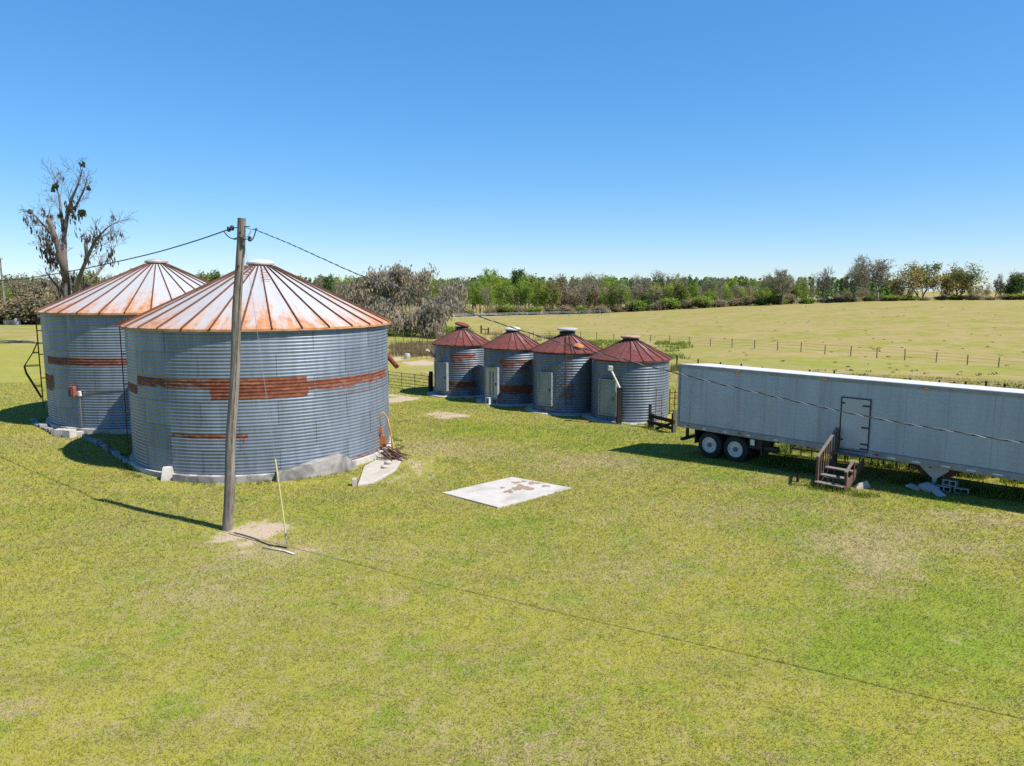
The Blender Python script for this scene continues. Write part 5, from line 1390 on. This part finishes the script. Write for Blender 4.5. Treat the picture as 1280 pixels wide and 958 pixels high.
own(snagk, 1243, 186, 340, 'thin pale leafless sapling right of the golden trees', .5, 'bare_tree', 307)
own(snagk, 1262, 184, 335, 'bare snag rising beside the dark tree at the right edge', .45, 'bare_tree', 308)
own((CFG_OAK, 'bark_brown', 'leaf_dark', 10, .5, .32, .2, .5, dict(leaf2='leaf_olive', frac2=.3)), 1275, 176, 343, 'dark green rounded tree at the right edge of the ridge', .9, 'evergreen_tree', 309)
for (u, Y, vt, k_) in ((950, 200, 344, 'bare'), (962, 196, 350, 'olive'), (990, 198, 350, 'bare'), (1005, 196, 352, 'olive'), (1016, 195, 356, 'bare'), (1046, 190, 366, 'brown'), (1056, 188, 362, 'brown'), (1080, 188, 360, 'brown'), (1122, 190, 360, 'brown'), (1135, 188, 360, 'olive'), (1180, 188, 360, 'brown'), (1212, 190, 357, 'olive'), (1226, 190, 358, 'brown'), (1236, 190, 354, 'bare'), (1250, 192, 352, 'olive'), (1256, 190, 352, 'bare'), (1290, 185, 345, 'dark')):
    place(k_, u, Y, max(2.0, hpx(u, vt, Y)), v=378)

# the dark pine wood behind, one mass
g = np.random.default_rng(77); tv = MB(); cs = []
for k in range(820):
    u = g.uniform(-120, 1120); Y = g.uniform(245, 400); a, y_, z_ = ray(u, 372); X = a / y_ * Y; z0 = ht(X, Y)
    h = hpx(u, g.uniform(346.5, 354), Y)
    if h < 6: continue
    tv.tube([(X, Y, z0 - 1), (X, Y, z0 + h * .95)], [.16, .04], 3, False)
    nn = 70; f = g.uniform(0, 1, nn) ** .8; rr = (1 - f * .75) * h * .15 * np.sqrt(g.uniform(0.05, 1, nn)); an = g.uniform(0, 6.28, nn)
    cs.append(np.stack([X + rr * np.cos(an), Y + rr * np.sin(an), z0 + h * (.25 + .75 * f)], 1))
cs = np.concatenate(cs)
o = cards('pine_wood', cs, .95, 'leaf_pine', 1.1, 0, 5); tag(o, 'far dark green pine wood along the horizon', 'wood', kind='stuff')
tw_ = tv.build('pine_trunks', M['bark_brown'], o)

# ------------------------------------------------------------------ the big dead tree at left
DY = 85.0
def dp(u, v, dy=0):
    p = P(u, v, DY + dy); return p
base = dp(86, 436); base.z = ht(base.x, base.y)
dt = thing('dead_tree', 'tall dead moss-hung tree with broken limbs behind the far left bin', 'tree', base)
T = Tree(501)
cfgd = dict(lev=2, n=(6, 5), t0=(.15, .2), ang=(.7, .65), ratio=(.55, .55), wig=.14, up=(.05, .08, .04), rmin=.02, conic=.4)
def limb(pxs, r0, r1, twigs, L, seed, lev=0):
    pts = [dp(*q) - base for q in pxs]; n_ = len(pts); rs = [r0 + (r1 - r0) * k / (n_ - 1) for k in range(n_)]
    T.segs.append((pts, rs, lev))
    for k in range(twigs):
        f = T.r.uniform(.3, 1) * (n_ - 1); i0 = min(int(f), n_ - 2); q = pts[i0].lerp(pts[i0 + 1], f - i0); dd = (pts[i0 + 1] - pts[i0]).normalized()
        x_ = dd.orthogonal().normalized(); y_ = dd.cross(x_); a = T.r.uniform(0, 6.28); ang = T.r.uniform(.5, 1.0)
        T.branch(q, dd * math.cos(ang) + (x_ * math.cos(a) + y_ * math.sin(a)) * math.sin(ang) + Vector((0, 0, .25)), L * T.r.uniform(.6, 1.2), max(.03, min(.07, rs[min(i0 + 1, n_ - 1)] * .3)), 2, dict(cfgd, lev=4, rmin=.013, n=(0, 0, 5, 3), t0=(0, 0, .2, .2), ang=(0, 0, .6, .6), ratio=(0, 0, .55, .55)))
limb([(86, 440), (86, 400), (84, 370), (82, 345, .3), (80, 320, .5), (80, 295, 1), (84, 270, 1.2), (90, 248, 1.0), (98, 230, .6), (103, 212, .2)], .55, .04, 16, 2.1, 1)
limb([(83, 350), (76, 325, -.8), (70, 300, -1.3), (64, 282, -1.6), (60, 273, -1.8)], .36, .20, 10, 2.0, 2)
limb([(80, 290, 1), (76, 265, 1.8), (74, 245, 2.2), (66, 222, 2.6)], .24, .04, 9, 2.0, 3)
limb([(84, 268, 1.2), (95, 258, .3), (104, 240, -.5), (109, 224, -1)], .18, .04, 8, 1.8, 4)
limb([(88, 385), (100, 345, -1), (108, 325, -1.8), (117, 305, -2.5), (122, 297, -2.8), (135, 284, -3.4), (150, 275, -4)], .30, .02, 13, 2.1, 5)
limb([(109, 322, -1.8), (107, 305, -1.4), (109, 296, -1.2)], .24, .16, 3, 1.2, 6)
limb([(90, 395), (115, 350, 1), (130, 332, 1.8), (138, 318, 2.4), (148, 300, 3)], .20, .02, 10, 2.0, 7)
limb([(70, 300, -1.3), (58, 285, -3), (46, 272, -4), (38, 264, -5)], .16, .03, 8, 1.7, 8)
limb([(80, 320, .5), (62, 318, 1.5), (52, 306, 2), (48, 296, 2)], .16, .03, 7, 1.5, 9)
limb([(84, 372), (66, 352, 2), (58, 340, 3)], .2, .04, 5, 1.8, 10)
T.wood('trunk', 'bark_dead', dt, .013)
g = np.random.default_rng(9); pool = [p for s in T.segs for p in s[0] if p.z > 6]
mc = []
for k in range(50):
    p = pool[g.integers(len(pool))]
    if p.z > 16 and g.uniform() < .75: continue
    for j in range(g.integers(3, 12)): mc.append((p.x + g.normal() * .18, p.y + g.normal() * .18, p.z - g.uniform(.1, .9)))
for (u, v) in ((60, 310), (55, 320), (58, 300), (64, 325), (90, 260), (93, 275), (122, 297), (88, 262), (62, 318), (60, 285), (121, 302), (68, 330), (140, 322), (80, 345), (92, 352), (76, 360), (98, 372), (88, 380), (104, 356), (72, 375)):
    p = dp(u, v) - base
    for j in range(36): mc.append((p.x + g.normal() * .28, p.y + g.normal() * .30, p.z + g.normal() * .5))
cards('hanging_moss', mc, .17, 'moss_dark', 1, 2.2, 3, dt)
for (u, v, n_, s_) in ((103, 267, 150, .42), (69, 233, 70, .30), (38, 265, 60, .28), (103, 206, 60, .30), (67, 237, 40, .3), (110, 235, 30, .25), (75, 270, 50, .3), (62, 273, 35, .3)):
    p = dp(u, v) - base; mc = []
    for j in range(n_):
        d_ = Vector((g.normal(), g.normal(), g.normal())).normalized() * s_ * 1.15 * g.uniform(0, 1) ** .6; mc.append(tuple(p + d_))
    cards('mistletoe', mc, .24, 'mistletoe', 1.1, 0, 4, dt)

# ------------------------------------------------------------------ moss covered oak in the middle distance
MY = 112.0
base = P(505, 417, MY); base.z = ht(base.x, base.y)
mo = thing('mossy_oak', 'broad oak draped in grey moss, between the big bin and the small bins', 'tree', base)
T = Tree(601)
def mp(u, v, dy=0): return P(u, v, MY + dy) - base
cfgm = dict(lev=4, n=(0, 0, 5, 5), t0=(0, 0, .2, .2), ang=(0, 0, .7, .7), ratio=(0, 0, .6, .55), wig=.18, up=(0, 0, -.02, -.06, -.10), rmin=.02)
limbs = [([(505, 420), (503, 405), (496, 390, 1), (488, 370, 1), (480, 350, 0), (475, 340, 0), (474, 333, 0)], .75, .06), ([(503, 405), (520, 385, 2), (540, 372, 3), (560, 366, 3), (580, 368, 3)], .42, .06), ([(497, 392), (470, 378, -2), (450, 368, -3), (436, 362, -3)], .40, .06),
         ([(505, 404), (530, 398, -3), (548, 390, -5), (566, 380, -6)], .36, .05), ([(500, 400), (485, 392, -5), (470, 395, -7), (455, 400, -8)], .3, .05), ([(490, 372), (505, 358, 4), (515, 350, 6), (528, 345, 7)], .28, .05), ([(482, 352), (492, 342, -2), (500, 340, -3)], .2, .05), ([(484, 360), (465, 350, 3), (455, 343, 5)], .22, .05), ([(510, 412), (525, 402, -5), (540, 398, -7), (556, 402, -8)], .22, .05)]
for pxs, r0, r1 in limbs:
    pts = [mp(*q) for q in pxs]; n_ = len(pts); rs = [r0 + (r1 - r0) * k / (n_ - 1) for k in range(n_)]; T.segs.append((pts, rs, 0))
    for k in range(8 if r0 > .7 else 13):
        f = T.r.uniform(.25, 1) * (n_ - 1); i0 = min(int(f), n_ - 2); q = pts[i0].lerp(pts[i0 + 1], f - i0); d_ = (T.rv() + Vector((0, 0, .1))).normalized()
        T.branch(q, d_, T.r.uniform(1.3, 2.6) * (.7 if limbs.index((pxs, r0, r1)) == 0 else 1), .08, 2, cfgm)
T.wood('trunk', 'bark_brown', mo, .025); mo.scale = (1.03, 1.03, .88)
tips = [p for p in T.tips if p.z > .4]
c = scatter(tips, 3, .45, 8); c = c[c[:, 2] > .3]
cards('moss', c, .20, 'moss', 1, 1.7, 6, mo)
c2 = scatter(tips, 1, .5, 9); sel = (np.sin(c2[:, 0] * .7) + np.sin(c2[:, 2] * .9 + 1)) > .55; cards('leaves', c2[sel & (c2[:, 2] > .5)], .26, 'leaf_olive', 1.2, 0, 7, mo)
# fallen grey brush under it
p = ground(500, 414); br = thing('brush_heap', 'low heap of fallen grey branches below the moss draped oak', 'brush heap', p)
T = Tree(611)
for k in range(26):
    q = Vector((rnd.uniform(-4, 5.5), rnd.uniform(-2, 1.5), rnd.uniform(.1, .9))); T.branch(q, Vector((rnd.uniform(-1, 1), rnd.uniform(-1, 1), rnd.uniform(.0, .6))), rnd.uniform(1.2, 2.6), .06, 2, dict(cfgm, up=(0, 0, .0, .0, 0)))
T.wood('branch', 'twig', br, .02)
c = scatter([q for q in T.tips if q.z > 0], 2, .3, 3); c = c[c[:, 2] > .1]; cards('moss', c, .2, 'moss', 1, .8, 8, br)
# lush ground cover below
def clump_field(name, centres, rad, nper, h, w, mat, label, cat, lean=(.1, .6)):
    X = []; Yc = []
    for (x_, y_) in centres:
        a = npr.uniform(0, 6.28, nper); r_ = rad * np.sqrt(npr.uniform(0, 1, nper)); X.append(x_ + r_ * np.cos(a)); Yc.append(y_ + r_ * np.sin(a))
    X = np.concatenate(X); Yc = np.concatenate(Yc); Zc = hts(X, Yc)
    me = blades(name, X, Yc, Zc, npr.uniform(h * .4, h, len(X)), npr.uniform(w * .6, w * 1.3, len(X)), npr.uniform(*lean, len(X)), M[mat])
    return tag(link(name, me), label, cat, kind='stuff')
cen_ = [ground(rnd.uniform(478, 585), rnd.uniform(410, 421)) for k in range(90)]
clump_field('undergrowth', [(p.x, p.y) for p in cen_], 1.3, 60, .7, .14, 'weed', 'bright green undergrowth round the foot of the moss draped oak', 'undergrowth')
# weeds under the trailer
cen_ = [tw(rnd.uniform(.2, 14), rnd.uniform(2.7, 5.2)) for k in range(170)] + [tw(rnd.uniform(3.6, 6.2), rnd.uniform(-.2, 1.2)) for k in range(26)] + [tw(rnd.uniform(8, 14), rnd.uniform(.3, 1.2)) for k in range(16)]
clump_field('weeds', [(p.x, p.y) for p in cen_], .34, 90, .38, .035, 'weed', 'lush green weeds growing under and behind the trailer', 'weeds')
cen_ = [tw(rnd.uniform(6.1, 8.4), rnd.uniform(-2.0, -1.5)) for k in range(22)]
clump_field('step_weeds', [(p.x, p.y) for p in cen_], .22, 45, .2, .025, 'weed', 'small green weeds growing round the foot of the wooden steps', 'weeds')
cen_ = [ground(u_ + rnd.uniform(-6, 6), v_ + rnd.uniform(-1, 2)) for (u_, v_) in fx2 for k in range(5)] + [ground(rnd.uniform(1190, 1285), rnd.uniform(492, 503)) for k in range(45)]
clump_field('fence_weeds', [(p.x, p.y) for p in cen_], .5, 60, .6, .06, 'leaf_olive', 'dark tall weeds along the fence behind the trailer', 'weeds')
cen_ = [ground(rnd.uniform(488, 548), rnd.uniform(430, 446)) for k in range(70)] + [ground(rnd.uniform(545, 700), rnd.uniform(418, 428)) for k in range(30)]
clump_field('dry_weeds', [(p.x, p.y) for p in cen_], .8, 60, .8, .06, 'dry_weed', 'dry pinkish weeds among the corral fences', 'weeds')
cen_ = [ground(rnd.gauss(735, 22), 431 + rnd.uniform(-4, 2)) for k in range(24)] + [ground(rnd.uniform(820, 850), rnd.uniform(428, 450)) for k in range(10)] + [ground(rnd.uniform(850, 1280), 0) if False else ground(rnd.uniform(690, 860), rnd.uniform(428, 436)) for k in range(30)]
clump_field('meadow_weeds', [(p.x, p.y) for p in cen_], 1.1, 60, .5, .10, 'weed', 'darker green weed patches behind the small bins', 'weeds')
# dark tufts and droppings scattered on the pasture
cen_ = []
for k in range(170):
    u_ = rnd.uniform(560, 1290); v0 = float(np.interp(u_, [560, 850, 1000, 1280], [398, 388, 382, 377])); v1 = float(np.interp(u_, [560, 840, 1280], [412, 445, 490])); v_ = v0 + (v1 - v0) * rnd.uniform(0.02, 1) ** 1.2
    cen_.append(ground(u_, v_))
clump_field('pasture_tufts', [(p.x, p.y) for p in cen_], .20, 7, .14, .14, 'clod', 'dark dead tufts dotted over the pasture', 'tufts', (.4, 1.6))
cen_ = [ground(rnd.choice([rnd.uniform(1170, 1190), rnd.uniform(1210, 1260)]), rnd.uniform(470, 486)) for k in range(0)] + [ground(rnd.uniform(900, 1280), rnd.uniform(462, 488)) for k in range(60)]
clump_field('pasture_clods', [(p.x, p.y) for p in cen_], .26, 8, .18, .10, 'clod', 'brown clods and tufts just beyond the trailer', 'tufts', (.4, 1.6))
# unkempt tufts at bin feet
cen_ = []
for q in SM + [BIG, LEFT]:
    for k in range(int(q['R'] * 22)):
        a = rnd.uniform(0, 6.28); r_ = q['R'] + rnd.uniform(.3, .62); cen_.append((q['x'] + r_ * math.cos(a), q['y'] + r_ * math.sin(a)))
clump_field('foot_grass', cen_, .12, 26, .13, .02, 'weed', 'ragged grass tufts round the feet of the bins', 'grass')
for kk_, lst in protos.items():
    for j_, o in enumerate(lst):
        if (kk_, j_) not in _used:
            for ch in list(o.children): bpy.data.objects.remove(ch)
            bpy.data.objects.remove(o)

# ------------------------------------------------------------------ light, sky, camera
_sa, _se = math.radians(-25), math.radians(52)
SUN = Vector((math.cos(_sa) * math.cos(_se), math.sin(_sa) * math.cos(_se), math.sin(_se)))
ld = bpy.data.lights.new('sun', 'SUN'); ld.energy = SUN_E; ld.angle = math.radians(.53); ld.color = (1, .96, .89)
lo = bpy.data.objects.new('sun', ld); C.objects.link(lo); lo.rotation_euler = SUN.to_track_quat('Z', 'Y').to_euler(); lo.location = (20, -10, 40)
w = bpy.data.worlds.new('World'); SC.world = w; w.use_nodes = True
nt = w.node_tree; bgd = nt.nodes['Background']
sk = nt.nodes.new('ShaderNodeTexSky'); sk.sky_type = 'NISHITA'; sk.sun_disc = False
sk.sun_elevation = math.asin(SUN.z); sk.sun_rotation = math.atan2(SUN.x, SUN.y)
sk.air_density = AIR; sk.dust_density = DUST; sk.ozone_density = OZ; sk.altitude = 0
gm = nt.nodes.new('ShaderNodeGamma'); gm.inputs[1].default_value = .60; nt.links.new(sk.outputs[0], gm.inputs[0])
hs = nt.nodes.new('ShaderNodeHueSaturation'); hs.inputs['Saturation'].default_value = 1.42; hs.inputs['Value'].default_value = 1.18; nt.links.new(gm.outputs[0], hs.inputs['Color'])
tm = nt.nodes.new('ShaderNodeMix'); tm.data_type = 'RGBA'; tm.blend_type = 'MULTIPLY'; tm.inputs[0].default_value = 1; tm.inputs[7].default_value = (.90, .97, 1.06, 1); nt.links.new(hs.outputs[0], tm.inputs[6])
nt.links.new(tm.outputs[2], bgd.inputs[0]); bgd.inputs[1].default_value = SKY_E

cam = bpy.data.cameras.new('camera'); co = bpy.data.objects.new('camera', cam); C.objects.link(co)
cam.sensor_width = 36; cam.lens = 36 * F / 1280; cam.clip_end = 9000; cam.clip_start = .1
co.location = (0, 0, CAMZ); co.rotation_euler = (PI / 2 - TH, 0, 0)
SC.camera = co
SC.cycles.use_denoising = False
vs = SC.view_settings; vs.view_transform = 'Standard'; vs.look = 'None'; vs.exposure = EXPO; vs.gamma = 1; vs.use_curve_mapping = False
